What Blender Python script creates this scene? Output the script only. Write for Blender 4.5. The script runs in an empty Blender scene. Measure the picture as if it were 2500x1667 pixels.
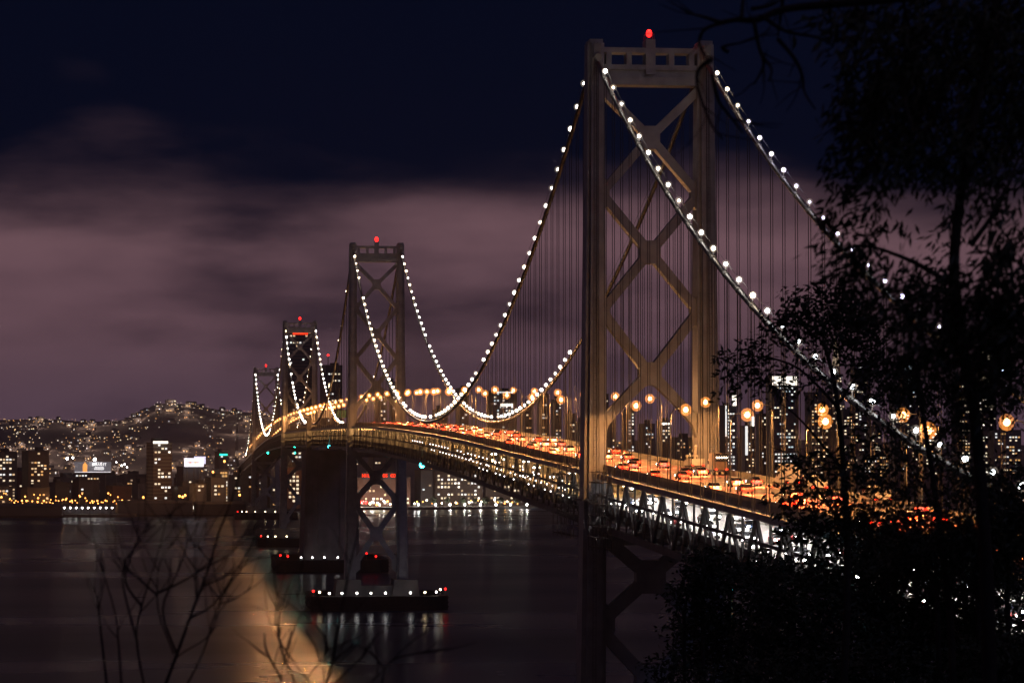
import bpy, bmesh, math, random
from mathutils import Vector, Matrix, noise as mnoise
R = math.radians
random.seed(7)
S = bpy.context.scene
col = S.collection

# ------------------------------------------------------------------ camera
CAM = Vector((-517.6, 86.05, 69.03))
YAW, PITCH, FPX = 0.1172, 0.0352, 7062.0            # FPX: focal length in pixels of a 2500 px wide frame
FW = Vector((math.cos(YAW)*math.cos(PITCH), -math.sin(YAW)*math.cos(PITCH), math.sin(PITCH)))
RT = Vector((-math.sin(YAW), -math.cos(YAW), 0))
UP = RT.cross(FW)
cam = bpy.data.cameras.new('camera'); camo = bpy.data.objects.new('camera', cam); col.objects.link(camo)
camo.matrix_world = Matrix(((RT.x, UP.x, -FW.x, CAM.x), (RT.y, UP.y, -FW.y, CAM.y), (RT.z, UP.z, -FW.z, CAM.z), (0, 0, 0, 1)))
cam.sensor_width = 36; cam.lens = 36*FPX/2500; cam.clip_start = .5; cam.clip_end = 60000
cam.dof.use_dof = True; cam.dof.focus_distance = 900; cam.dof.aperture_fstop = 5.6; cam.dof.aperture_blades = 8
S.camera = camo

# ------------------------------------------------------------------ render settings
S.view_settings.view_transform = 'Standard'; S.view_settings.look = 'None'
S.view_settings.exposure = 0; S.view_settings.gamma = 1
S.render.engine = 'CYCLES'
cy = S.cycles
cy.use_denoising = True; cy.max_bounces = 3; cy.diffuse_bounces = 1; cy.glossy_bounces = 2; cy.adaptive_threshold = .02
cy.transparent_max_bounces = 8; cy.volume_bounces = 0; cy.sample_clamp_indirect = 2.5
cy.caustics_reflective = False; cy.caustics_refractive = False

# ------------------------------------------------------------------ world: city-lit night sky with broken cloud
W = bpy.data.worlds.new('World'); S.world = W; W.use_nodes = True
nt = W.node_tree; nt.nodes.clear()
def N(t, **k):
    n = nt.nodes.new(t)
    for a, b in k.items(): setattr(n, a, b)
    return n
def L(a, b): nt.links.new(a, b)
def mth(op, a, b=None, c=None):
    n = N('ShaderNodeMath', operation=op)
    for i, v in enumerate((a, b, c)):
        if v is None: continue
        if isinstance(v, (int, float)): n.inputs[i].default_value = v
        else: L(v, n.inputs[i])
    return n.outputs[0]
def ramp(fac, pts, interp='EASE'):
    n = N('ShaderNodeValToRGB'); cr = n.color_ramp; cr.interpolation = interp
    while len(cr.elements) < len(pts): cr.elements.new(.5)
    for e, (p, c) in zip(cr.elements, pts):
        e.position = p; e.color = (c if isinstance(c, tuple) else (c, c, c)) + (1,)
    L(fac, n.inputs[0]); return n.outputs[0]
tc = N('ShaderNodeTexCoord'); sep = N('ShaderNodeSeparateXYZ'); L(tc.outputs['Generated'], sep.inputs[0])
el = mth('MULTIPLY', mth('ARCSINE', sep.outputs[2]), 180/math.pi)                 # elevation in degrees
mp = N('ShaderNodeMapping'); mp.inputs['Scale'].default_value = (1, 1, 3.6); mp.inputs['Location'].default_value = (4.08, 2.29, 1.19)
L(tc.outputs['Generated'], mp.inputs[0])
n1 = N('ShaderNodeTexNoise'); n1.inputs['Scale'].default_value = 6.5; n1.inputs['Detail'].default_value = 3; n1.inputs['Roughness'].default_value = .36
n1.inputs['Distortion'].default_value = .35; L(mp.outputs[0], n1.inputs[0])
n2 = N('ShaderNodeTexNoise'); n2.inputs['Scale'].default_value = 17; n2.inputs['Detail'].default_value = 5; n2.inputs['Roughness'].default_value = .5; L(mp.outputs[0], n2.inputs[0])
nz = mth('ADD', mth('MULTIPLY', n1.outputs[0], .60), mth('MULTIPLY', n2.outputs[0], .40))
# cover: a bank up to about five degrees, a clearer belt above it, broken cloud again overhead
cover = ramp(mth('DIVIDE', el, 90), [(0, .60), (.028, .57), (.043, .56), (.057, .33), (.075, .20), (.12, .20), (.25, .33), (.5, .36), (1, .36)], 'LINEAR')
amp = ramp(mth('DIVIDE', el, 90), [(0, 1.1), (.046, 1.1), (.06, .55), (.14, .5), (.3, 1.0)], 'LINEAR')
cl = ramp(mth('ADD', mth('MULTIPLY', mth('SUBTRACT', nz, .5), amp), cover), [(.25, 0.0), (.68, 1.0)], 'EASE')
mx = N('ShaderNodeMix', data_type='RGBA'); L(cl, mx.inputs[0])
mx.inputs[6].default_value = (.0010, .0025, .0100, 1)
mx.inputs[7].default_value = (.160, .086, .102, 1)
# air near the horizon is a shade dimmer and bluer than the cloud bank
hz = ramp(mth('DIVIDE', el, 6), [(.0, (.62, .68, .84)), (.45, (.9, .9, .94)), (.75, (1, 1, 1))], 'EASE')
mx2 = N('ShaderNodeMix', data_type='RGBA', blend_type='MULTIPLY'); mx2.inputs[0].default_value = 1
L(mx.outputs[2], mx2.inputs[6]); L(hz, mx2.inputs[7])
bg = N('ShaderNodeBackground'); bg.inputs[1].default_value = 1.0; L(mx2.outputs[2], bg.inputs[0])
ow = N('ShaderNodeOutputWorld'); L(bg.outputs[0], ow.inputs[0])

# faint blue fill light, added to lift the darkest tones
sun = bpy.data.lights.new('blue_fill', 'SUN'); sun.energy = .08; sun.angle = R(12); sun.color = (.34, .46, 1)
suno = bpy.data.objects.new('blue_fill', sun); col.objects.link(suno); suno.rotation_euler = (R(52), 0, R(-70))

# ------------------------------------------------------------------ layout helper: a frame pixel (2500 wide) at a distance -> a point in the world
def at(u, v, d): return CAM + (FW + RT*((u-1250)/FPX) + UP*((833.5-v)/FPX))*d
def uv_of(P):
    d = Vector(P)-CAM; k = d.dot(FW); return 1250+FPX*d.dot(RT)/k, 833.5-FPX*d.dot(UP)/k, k
def on_y(u, v, y):
    d = FW + RT*((u-1250)/FPX) + UP*((833.5-v)/FPX); return CAM + d*((y-CAM.y)/d.y)

# ------------------------------------------------------------------ materials
def mat(name, color, rough=.6, metal=0, nscale=None, namt=.25, bump=0, emis=None, estr=0, spec=.4, color2=None, sample='NONE', coords='Object'):
    m = bpy.data.materials.new(name); m.use_nodes = True; t = m.node_tree; b = t.nodes['Principled BSDF']
    b.inputs['Roughness'].default_value = rough; b.inputs['Metallic'].default_value = metal
    b.inputs['Specular IOR Level'].default_value = spec
    b.inputs['Base Color'].default_value = (*color, 1)
    if nscale:
        c = t.nodes.new('ShaderNodeTexCoord'); n = t.nodes.new('ShaderNodeTexNoise')
        n.inputs['Scale'].default_value = nscale; n.inputs['Detail'].default_value = 6
        t.links.new(c.outputs[coords], n.inputs[0])
        r = t.nodes.new('ShaderNodeValToRGB'); r.color_ramp.elements[0].position = .3; r.color_ramp.elements[1].position = .7
        c2 = color2 or tuple(x*(1+namt) for x in color)
        r.color_ramp.elements[0].color = (*[x*(1-namt) for x in color], 1); r.color_ramp.elements[1].color = (*c2, 1)
        t.links.new(n.outputs[0], r.inputs[0]); t.links.new(r.outputs[0], b.inputs['Base Color'])
        if bump:
            bp = t.nodes.new('ShaderNodeBump'); bp.inputs['Strength'].default_value = bump; bp.inputs['Distance'].default_value = .1
            t.links.new(n.outputs[0], bp.inputs['Height']); t.links.new(bp.outputs[0], b.inputs['Normal'])
    if emis:
        b.inputs['Emission Color'].default_value = (*emis, 1); b.inputs['Emission Strength'].default_value = estr
        m.cycles.emission_sampling = sample
    return m
M = {}
M['steel'] = mat('silver_steel_paint', (.30, .305, .32), .5, 0, .35, .22, .15)
M['steel2'] = mat('dull_steel_paint', (.12, .118, .12), .6, 0, .5, .25)
M['cable'] = mat('cable_wrap', (.12, .115, .11), .45, .2, 1.5, .2)
M['rope'] = mat('suspender_rope', (.055, .055, .06), .6, .2, 3, .2)
M['concrete'] = mat('pier_concrete', (.20, .19, .175), .85, 0, .12, .3, .2)
M['asphalt'] = mat('road_asphalt', (.22, .205, .19), .75, 0, .8, .3, .2, spec=.3)
M['paint'] = mat('lane_paint', (.75, .74, .70), .6, 0, 2, .1)
M['parapet'] = mat('barrier_concrete', (.34, .32, .28), .8, 0, .6, .2)
M['timber'] = mat('fender_timber', (.028, .026, .026), .8, 0, 1.2, .4)
M['pole'] = mat('galvanised_pole', (.15, .145, .14), .6, .1, 3, .1)
M['rubber'] = mat('tyre_rubber', (.015, .015, .015), .8, 0, 10, .2)
M['glassdark'] = mat('dark_glass', (.02, .022, .025), .12, 0, 2, .1)
M['hub'] = mat('wheel_metal', (.4, .4, .4), .4, .8, 5, .1)
M['bark'] = mat('bark', (.045, .035, .028), .9, 0, 6, .4, .4)
M['twig'] = mat('twig_bark', (.020, .016, .016), .9, 0, 12, .3)
M['leaf'] = mat('eucalyptus_leaf', (.045, .060, .032), .55, 0, .6, .5, color2=(.075, .085, .045))
M['leaf2'] = mat('shrub_leaf', (.040, .055, .030), .6, 0, .8, .45, color2=(.06, .075, .04))
M['ground'] = mat('hillside_soil', (.05, .045, .03), .95, 0, .2, .4, .3)
M['shore'] = mat('city_ground', (.09, .085, .08), .9, 0, .01, .3)
M['hill'] = mat('far_hill', (.13, .115, .105), .95, 0, .004, .45)
def glow(name, c, s):                                 # a clear added bowl that imitates the halo round a bulb
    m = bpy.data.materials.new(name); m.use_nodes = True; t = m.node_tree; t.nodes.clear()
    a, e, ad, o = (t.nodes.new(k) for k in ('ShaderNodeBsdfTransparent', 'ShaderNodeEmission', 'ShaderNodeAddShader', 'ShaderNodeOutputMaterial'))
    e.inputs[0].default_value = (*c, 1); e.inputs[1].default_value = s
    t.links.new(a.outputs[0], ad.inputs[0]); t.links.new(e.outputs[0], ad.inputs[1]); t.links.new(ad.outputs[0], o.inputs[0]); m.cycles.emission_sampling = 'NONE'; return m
def em(name, c, s): return mat(name, tuple(min(.8, x) for x in c), .4, emis=c, estr=s)
M['e_sodium'] = em('sodium_lens', (1, .52, .20), 7)
M['g_sodium'] = glow('sodium_halo', (1, .33, .06), .42); M['g_cable'] = glow('cable_halo', (1, .84, .68), .09)
M['e_cable'] = em('cable_bulb', (1, .90, .78), 22)
M['e_cablew'] = em('cable_bulb_warm', (1, .74, .46), 18)
M['e_violet'] = em('cable_bulb_violet', (.66, .60, 1), 14); M['e_cool'] = em('cable_bulb_cool', (.82, .92, 1), 18)
M['e_red'] = em('red_beacon', (1, .012, .01), 6)
M['e_tail'] = em('tail_lamp', (1, .03, .012), 7)
M['e_head'] = em('head_lamp', (1, .94, .86), 40)
M['e_green'] = em('green_navigation_lamp', (.02, 1, .62), 14)
M['e_cyan'] = em('cyan_navigation_lamp', (.05, .9, 1), 16)
M['e_white'] = em('white_lamp', (1, .95, .90), 16)
M['e_dot'] = em('small_white_lamp', (1, .92, .95), 9)
M['e_tube'] = em('white_tube', (1, .95, .93), 10)
M['e_amber'] = em('amber_lamp', (1, .50, .16), 12)
M['e_street'] = em('street_amber', (1, .36, .08), 4.2)
M['e_sign_red'] = em('red_sign_letters', (1, .035, .006), 2.6)
M['e_sign_green'] = em('green_sign', (.02, .8, .45), 3)
WIN = [em('window_warm', (1, .68, .38), .8), em('window_cream', (1, .80, .55), 1.15), em('window_white', (.95, .95, .92), 1.1),
       em('window_cool', (.75, .92, 1), .8), em('window_amber', (1, .52, .18), .8), em('window_dim', (1, .72, .46), .3), em('window_bright', (1, .90, .76), 2.2)]
BLD = [mat('facade_brown', (.13, .105, .09), .8, 0, .05, .2), mat('facade_grey', (.12, .12, .125), .7, 0, .05, .2), mat('facade_dark', (.06, .06, .07), .5, 0, .05, .25),
       mat('facade_pale', (.24, .215, .18), .8, 0, .05, .15), mat('facade_brick', (.16, .085, .06), .85, 0, .08, .25), mat('roof_grey', (.08, .08, .08), .9, 0, .1, .3)]

# ------------------------------------------------------------------ mesh helpers
class MB:
    def __init__(s): s.v = []; s.f = []
    def box(s, c, d):
        x, y, z = c; a, b, h = d[0]/2, d[1]/2, d[2]/2; k = len(s.v)
        s.v += [(x-a, y-b, z-h), (x+a, y-b, z-h), (x+a, y+b, z-h), (x-a, y+b, z-h), (x-a, y-b, z+h), (x+a, y-b, z+h), (x+a, y+b, z+h), (x-a, y+b, z+h)]
        s.f += [(k+i for i in q) for q in ((0, 3, 2, 1), (4, 5, 6, 7), (0, 1, 5, 4), (1, 2, 6, 5), (2, 3, 7, 6), (3, 0, 4, 7))]
        s.f[-6:] = [tuple(q) for q in s.f[-6:]]; return s
    def hexa(s, p):                                   # eight corners, bottom ring then top ring
        k = len(s.v); s.v += [tuple(q) for q in p]
        s.f += [tuple(k+i for i in q) for q in ((0, 3, 2, 1), (4, 5, 6, 7), (0, 1, 5, 4), (1, 2, 6, 5), (2, 3, 7, 6), (3, 0, 4, 7))]; return s
    def beam(s, p, q, w, h, side=Vector((0, 1, 0))):  # box bar from p to q, w along side, h across
        p, q = Vector(p), Vector(q); d = (q-p).normalized(); a = (side-d*side.dot(d)).normalized(); b = d.cross(a)
        a = a*w/2; b = b*h/2
        return s.hexa([p-a-b, p+a-b, p+a+b, p-a+b, q-a-b, q+a-b, q+a+b, q-a+b])
    def tube(s, pts, r, n=6, cap=True):
        pts = [Vector(p) for p in pts]; k = len(s.v); m = len(pts)
        rr = r if isinstance(r, (list, tuple)) else [r]*m
        ref = None
        for i, p in enumerate(pts):
            d = (pts[min(i+1, m-1)]-pts[max(i-1, 0)]).normalized()
            if ref is None: ref = Vector((0, 0, 1)) if abs(d.z) < .9 else Vector((1, 0, 0))
            a = (ref-d*ref.dot(d)).normalized(); b = d.cross(a); ref = a
            for j in range(n):
                t = 2*math.pi*j/n; s.v.append(tuple(p+(a*math.cos(t)+b*math.sin(t))*rr[i]))
        for i in range(m-1):
            for j in range(n):
                j2 = (j+1) % n; s.f.append((k+i*n+j, k+i*n+j2, k+(i+1)*n+j2, k+(i+1)*n+j))
        if cap: s.f.append(tuple(k+j for j in reversed(range(n)))); s.f.append(tuple(k+(m-1)*n+j for j in range(n)))
        return s
    def prism(s, poly, axis_pt, ext):                 # polygon points (3D) extruded by vector ext
        k = len(s.v); n = len(poly); e = Vector(ext)
        s.v += [tuple(Vector(p)) for p in poly] + [tuple(Vector(p)+e) for p in poly]
        s.f.append(tuple(k+i for i in reversed(range(n)))); s.f.append(tuple(k+n+i for i in range(n)))
        for i in range(n): s.f.append((k+i, k+(i+1) % n, k+n+(i+1) % n, k+n+i))
        return s
    def sphere(s, c, r, n=8, m=5, sz=1):
        k = len(s.v); c = Vector(c)
        s.v.append(tuple(c+Vector((0, 0, r*sz))))
        for i in range(1, m):
            a = math.pi*i/m
            for j in range(n):
                t = 2*math.pi*j/n; s.v.append((c.x+r*math.sin(a)*math.cos(t), c.y+r*math.sin(a)*math.sin(t), c.z+r*sz*math.cos(a)))
        s.v.append(tuple(c-Vector((0, 0, r*sz)))); e = len(s.v)-1
        for j in range(n):
            j2 = (j+1) % n; s.f.append((k, k+1+j, k+1+j2))
            for i in range(m-2): s.f.append((k+1+i*n+j, k+1+(i+1)*n+j, k+1+(i+1)*n+j2, k+1+i*n+j2))
            s.f.append((k+1+(m-2)*n+j, e, k+1+(m-2)*n+j2))
        return s
    def mesh(s, name, m, smooth=False):
        me = bpy.data.meshes.new(name); me.from_pydata(s.v, [], s.f)
        bm = bmesh.new(); bm.from_mesh(me); bmesh.ops.recalc_face_normals(bm, faces=bm.faces); bm.to_mesh(me); bm.free()
        me.materials.append(m)
        if smooth: me.polygons.foreach_set('use_smooth', [True]*len(me.polygons))
        return me
    def build(s, name, m, parent=None, smooth=False, loc=None): return put(name, s.mesh(name, m, smooth), parent, loc)
def put(name, me, parent=None, loc=None, rz=0, sc=None):
    o = bpy.data.objects.new(name, me); col.objects.link(o)
    if parent: o.parent = parent
    if loc is not None: o.location = loc
    if rz: o.rotation_euler = (0, 0, rz)
    if sc: o.scale = sc
    return o
def thing(name, label, cat, loc=(0, 0, 0), rz=0, group=None):
    o = bpy.data.objects.new(name, None); col.objects.link(o); o.empty_display_size = 1
    o.location = loc; o.rotation_euler = (0, 0, rz); o['label'] = label; o['category'] = cat
    if group: o['group'] = group
    return o
def tag(o, label, cat, group=None):
    o['label'] = label; o['category'] = cat
    if group: o['group'] = group
    return o
def struct(o, kind='structure'): o['kind'] = kind; return o
def bulb(parent, loc, color, power, radius=.25, name='lamp_light'):      # a lamp's own light, inside its lens
    l = bpy.data.lights.new(name, 'POINT'); l.energy = power; l.color = color; l.shadow_soft_size = radius
    o = bpy.data.objects.new(name, l); col.objects.link(o); o.parent = parent; o.location = loc; return o
_lights = {}
def bulb_shared(key, parent, loc, color, power, radius=.25):
    if key not in _lights:
        l = bpy.data.lights.new(key, 'POINT'); l.energy = power; l.color = color; l.shadow_soft_size = radius; _lights[key] = l
    o = bpy.data.objects.new(key, _lights[key]); col.objects.link(o); o.parent = parent; o.location = loc; return o
def spot_down(key, parent, loc, color, power, radius=.3, size=179.4):
    if key not in _lights:
        l = bpy.data.lights.new(key, 'SPOT'); l.energy = power; l.color = color; l.shadow_soft_size = radius; l.spot_size = R(size); l.spot_blend = .07; _lights[key] = l
    o = bpy.data.objects.new(key, _lights[key]); col.objects.link(o); o.parent = parent; o.location = loc; return o
ORD = ['first', 'second', 'third', 'fourth', 'fifth', 'sixth', 'seventh', 'eighth', 'ninth', 'tenth', 'eleventh', 'twelfth', 'thirteenth', 'fourteenth', 'fifteenth', 'sixteenth', 'seventeenth', 'eighteenth', 'nineteenth', 'twentieth', 'twenty-first', 'twenty-second', 'twenty-third', 'twenty-fourth', 'twenty-fifth', 'twenty-sixth']
def lerp(a, b, t): return a+(b-a)*t
def interp(x, xs, ys):
    if x <= xs[0]: return ys[0]
    for i in range(len(xs)-1):
        if x <= xs[i+1]: return lerp(ys[i], ys[i+1], (x-xs[i])/(xs[i+1]-xs[i]))
    return ys[-1]

# ================================================================== BRIDGE LAYOUT
H = 10.06                                            # half the distance between the cable planes (south is +y, towards the camera)
X6, X5, X4a, X4b, X3, X2, X1, X7 = 0., 704., 1052., 1091., 1439., 2143., 2497., -354.
_px = [-520, -360, -147, 0, 116, 232, 352, 500, 676, 860, 1072, 1284, 1468, 1644, 1792, 1912, 2028, 2143, 2320, 2500, 2900]
_pz = [51, 54.8, 60.6, 64.4, 67.4, 70.4, 72.9, 75.1, 76.8, 77.3, 77.4, 77.3, 76.8, 75.1, 72.7, 70.2, 67.2, 63.6, 58.0, 52, 40]
def _road(x):                                        # Catmull-Rom through the measured grade
    for i in range(len(_px)-1):
        if x <= _px[i+1]: break
    t = (x-_px[i])/(_px[i+1]-_px[i]); h = _px[i+1]-_px[i]
    def sl(j):
        j = max(1, min(len(_px)-2, j)); return (_pz[j+1]-_pz[j-1])/(_px[j+1]-_px[j-1])
    m0, m1 = sl(i)*h, sl(i+1)*h; t2, t3 = t*t, t*t*t
    return (2*t3-3*t2+1)*_pz[i]+(t3-2*t2+t)*m0+(-2*t3+3*t2)*_pz[i+1]+(t3-t2)*m1
def road(x): return (_road(x-25)+_road(x)+_road(x+25))/3
ZS = {X6: 139.2, X5: 151.0, X3: 149.0, X2: 136.0}
def cable_z(x):
    if x < X6: return ZS[X6]+.4573*x+.000649*x*x
    if x <= X5:
        t = x/704; return lerp(ZS[X6], ZS[X5], t)-4*69.6*t*(1-t)
    if x <= X4a: u = x-X5; L_ = X4a-X5; return ZS[X5]+u*((road(X4a)+2.2-ZS[X5])/L_ - .00065*L_)+.00065*u*u
    if x <= X4b: return road(x)+2.2
    if x <= X3: u = X3-x; L_ = X3-X4b; return ZS[X3]+u*((road(X4b)+2.2-ZS[X3])/L_ - .00065*L_)+.00065*u*u
    if x <= X2:
        t = (x-X3)/704; return lerp(ZS[X3], ZS[X2], t)-4*68.3*t*(1-t)
    u = x-X2; L_ = X1-X2; return ZS[X2]+u*((road(X1)+3-ZS[X2])/L_ - .00065*L_)+.00065*u*u

# ================================================================== SETTING: water, island, city ground, hills
def water_mat():
    m = bpy.data.materials.new('bay_water'); m.use_nodes = True; t = m.node_tree; b = t.nodes['Principled BSDF']
    b.inputs['Base Color'].default_value = (.010, .021, .050, 1); b.inputs['IOR'].default_value = 1.33; b.inputs['Specular IOR Level'].default_value = .028
    c = t.nodes.new('ShaderNodeTexCoord')
    def nz(scale, sc, det=4):
        mp = t.nodes.new('ShaderNodeMapping'); mp.inputs['Scale'].default_value = sc; mp.inputs['Rotation'].default_value = (0, 0, R(-14))
        n = t.nodes.new('ShaderNodeTexNoise'); n.inputs['Scale'].default_value = scale; n.inputs['Detail'].default_value = det
        t.links.new(c.outputs['Object'], mp.inputs[0]); t.links.new(mp.outputs[0], n.inputs[0]); return n.outputs[0]
    a = nz(.006, (1, .35, 1), 5)                                    # wind lanes: calmer and rougher water
    r = t.nodes.new('ShaderNodeMapRange'); r.inputs[1].default_value = .35; r.inputs[2].default_value = .65; r.inputs[3].default_value = .24; r.inputs[4].default_value = .34
    t.links.new(a, r.inputs[0]); t.links.new(r.outputs[0], b.inputs['Roughness'])
    h = nz(.12, (1, .5, 1), 5)
    bp = t.nodes.new('ShaderNodeBump'); bp.inputs['Strength'].default_value = .14; bp.inputs['Distance'].default_value = .3
    t.links.new(h, bp.inputs['Height']); t.links.new(bp.outputs[0], b.inputs['Normal'])
    return m
M['water'] = water_mat()
me = bpy.data.meshes.new('bay_water'); q = 24000
me.from_pydata([(-6000, -q, 0), (q, -q, 0), (q, q, 0), (-6000, q, 0)], [], [(0, 1, 2, 3)]); me.materials.append(M['water'])
struct(put('bay_water', me))

def sstep(a, b, x): t = max(0, min(1, (x-a)/(b-a))); return t*t*(3-2*t)
def island_z(x, y):
    d = (Vector((x, y, 0))-Vector((CAM.x, CAM.y, 0))); f = d.dot(Vector((FW.x, FW.y, 0)).normalized()); s = d.dot(RT)
    k = lerp(.30, .082, sstep(-6, 14, s - f*.02))            # steeper on the left, where the frame sees the bay
    z = 67.35-k*max(f, -30)
    coast = lerp(45, 245, sstep(-25, 70, s))
    z -= max(0, f-coast)*1.2
    z += 1.1*mnoise.noise(Vector((x*.05, y*.05, 0)))*sstep(6, 30, abs(f)+abs(s))
    return max(z, -6)
ib = MB(); nx, ny = 90, 90
gx = [-700+ i*(520/nx) for i in range(nx+1)]; gy = [-330+j*(640/ny) for j in range(ny+1)]
for x in gx:
    for y in gy: ib.v.append((x, y, island_z(x, y)))
for i in range(nx):
    for j in range(ny):
        k = i*(ny+1)+j; ib.f.append((k, k+ny+1, k+ny+2, k+1))
struct(ib.build('island_slope', M['ground'], smooth=True))

# city shore: a low slab of land behind the waterfront, reaching back under the hills
def dirp(u, d, z=0): p = at(u, 1083, d); return Vector((p.x, p.y, z))
SHORE = [(-900, 2650), (-40, 2700), (330, 2720), (345, 2800), (585, 2830), (600, 2960), (830, 3000), (1300, 3060), (1800, 3150), (2600, 3250), (3600, 3400)]
sb = MB(); front = [dirp(u, d, 2.6) for u, d in SHORE]; back = [dirp(u, 9500, 2.6) for u, d in SHORE]
n = len(front)
for p in front: sb.v.append(tuple(p))
for p in back: sb.v.append(tuple(p))
for p in front: sb.v.append((p.x, p.y, -3))
for i in range(n-1): sb.f += [(i, i+1, n+i+1, n+i), (2*n+i, 2*n+i+1, i+1, i)]
struct(sb.build('city_ground', M['shore']))

RIDGE = [(-1500, 30), (-700, 62), (-300, 100), (0, 118), (120, 118), (200, 112), (300, 116), (345, 130), (375, 150), (420, 153), (480, 148), (540, 138), (620, 136), (700, 128), (800, 110), (900, 92), (1100, 78), (1300, 70), (1500, 72), (1800, 80), (2200, 70), (2600, 62), (3500, 40), (4200, 12)]
def hill_z(u, d):
    h = interp(u, [a for a, b in RIDGE], [b for a, b in RIDGE])
    t = (d-3900)/(6100-3900)
    prof = sstep(0, 1, t)*.85+.15*t if t < 1 else 1-.25*(t-1)
    p = dirp(u, d)
    return 2.4 + (h-2)*prof + 5*mnoise.noise(Vector((p.x*.004, p.y*.004, 3)))*min(1, max(0, t)*2) + 2.2*mnoise.noise(Vector((p.x*.02, p.y*.02, 1)))*min(1, max(0, t)*2)
hb = MB(); us = [-1500+i*22 for i in range(260)]; ds = [3900+j*90 for j in range(31)]
for u in us:
    for d in ds: p = dirp(u, d, hill_z(u, d)); hb.v.append(tuple(p))
m_ = len(ds)
for i in range(len(us)-1):
    for j in range(m_-1): k = i*m_+j; hb.f.append((k, k+m_, k+m_+1, k+1))
struct(hb.build('far_hills', M['hill'], smooth=True))

# ================================================================== TOWERS
def leg_section(z, zt):                               # (y centre, half width y, half depth x) of a tower leg
    t = 1-z/zt
    return H+1.15*t*t, 1.5+.95*t, 2.9+2.0*t
def tower(x, zt, label, brace_lo, name='suspension_tower'):
    T = thing(name, label, 'bridge tower', (x, 0, 0))
    top = zt+2.2
    for s in (1, -1):
        b = MB(); zs = [11, 25, 40, 55, 70, 85, 100, 115, 130, top]
        zs = [z for z in zs if z < top-3]+[top]
        # cruciform leg: a broad core plate with a proud spine on each face
        for (ky, kx) in ((1, .72), (.62, 1)):
            for a, c in zip(zs[:-1], zs[1:]):
                y0, w0, d0 = leg_section(a, top); y1, w1, d1 = leg_section(c, top)
                b.hexa([(-d0*kx, s*(y0-w0*ky), a), (d0*kx, s*(y0-w0*ky), a), (d0*kx, s*(y0+w0*ky), a), (-d0*kx, s*(y0+w0*ky), a),
                        (-d1*kx, s*(y1-w1*ky), c), (d1*kx, s*(y1-w1*ky), c), (d1*kx, s*(y1+w1*ky), c), (-d1*kx, s*(y1+w1*ky), c)])
        for zc in zs[1:-1]:                           # splice bands
            y0, w0, d0 = leg_section(zc, top); b.box((0, s*y0, zc), (2*d0+.12, w0*1.35, .5))
        z_ = 15
        while z_ < top-5:                             # plate seams
            y0, w0, d0 = leg_section(z_, top); b.box((0, s*y0, z_), (2*d0*.72+.05, 2*w0+.05, .12)); z_ += 6.1
        lg = b.build('leg', M['steel'], T)
        if x < 10:
            ld = MB(); yy = s*(leg_section(70, top)[0])
            for k_ in (-.28, .28): ld.tube([(-5.0, s*(H+.9)+k_, 12), (-3.15, s*(H+.1)+k_, top)], .04, 4)
            for q_ in range(int((top-12)/1.2)): t_ = q_*1.2/(top-12); ld.tube([(lerp(-5.0, -3.15, t_), s*lerp(H+.9, H+.1, t_)-.28, 12+q_*1.2), (lerp(-5.0, -3.15, t_), s*lerp(H+.9, H+.1, t_)+.28, 12+q_*1.2)], .03, 4)
            ld.build('ladder', M['pole'], lg)
        y0, w0, d0 = leg_section(top, top)
        MB().box((0, s*H, top+.3), (5.2, 2.4, .6)).build('cap', M['steel'], lg)
        sd = MB(); sd.box((-3.1, s*H, zt+.6), (1.6, 1.35, 2.4)); sd.tube([(-4.6, s*H, zt-.75), (-2.6, s*H, zt-.1)], .72, 10)
        sd.build('cable_saddle', M['parapet'], lg); sd = MB(); sd.box((3.1, s*H, zt+.6), (1.6, 1.35, 2.4)); sd.tube([(4.6, s*H, zt-.75), (2.6, s*H, zt-.1)], .72, 10); sd.build('cable_saddle', M['parapet'], lg)
    inner = lambda z: leg_section(z, top)[0]-leg_section(z, top)[1]+.3
    # top portal: two beams with windows between posts
    g = thing_part = MB(); g.box((0, 0, zt+1.0), (3.4, 2*inner(zt), .95)); g.build('portal_beam', M['steel'], T)
    MB().box((0, 0, zt-2.1), (3.4, 2*inner(zt), .9)).build('portal_beam', M['steel'], T)
    MB().box((0, 0, zt-4.6), (3.8, 2*inner(zt), 1.5)).build('portal_girder', M['steel'], T)
    MB().box((0, 0, zt-3.2), (2.6, 2*inner(zt)-.2, 1.35)).build('portal_web', M['steel'], T)
    for yy in (-7.6, -3.9, 3.9, 7.6):
        MB().box((0, yy, zt-.6), (3.2, .95, 2.3)).build('portal_post', M['steel'], T)
    cp = MB(); cp.box((0, 0, zt-.2), (3.8, 1.75, 6.4)); cp.build('beacon_post', M['steel'], T)
    rl = MB()
    for yy in (-.8, .8): rl.tube([(-1, yy, zt+3), (-1, yy, zt+4.1)], .05, 4); rl.tube([(1, yy, zt+3), (1, yy, zt+4.1)], .05, 4)
    rl.tube([(-1, -.8, zt+4.1), (-1, .8, zt+4.1), (1, .8, zt+4.1), (1, -.8, zt+4.1), (-1, -.8, zt+4.1)], .05, 4); rl.build('beacon_rail', M['pole'], T)
    bc = MB().sphere((0, 0, zt+4.3), .55 if x < 100 else .8, 10, 6, 1.3).build('beacon', M['e_red'], T)
    bulb(T, (0, 0, zt+5.2), (1, .05, .03), 500, .4, 'beacon_light')
    # bracing above the road: three crosses, the lowest opening into a portal arch
    nz = [zt-6, zt-25, zt-46.3, zt-67]; cz = [zt-14.8, zt-35.6, zt-57.6]
    def brace(p, q, w=1.55): MB().beam(p, q, 2.7, w, Vector((1, 0, 0))).build('brace', M['steel'], T)
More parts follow.
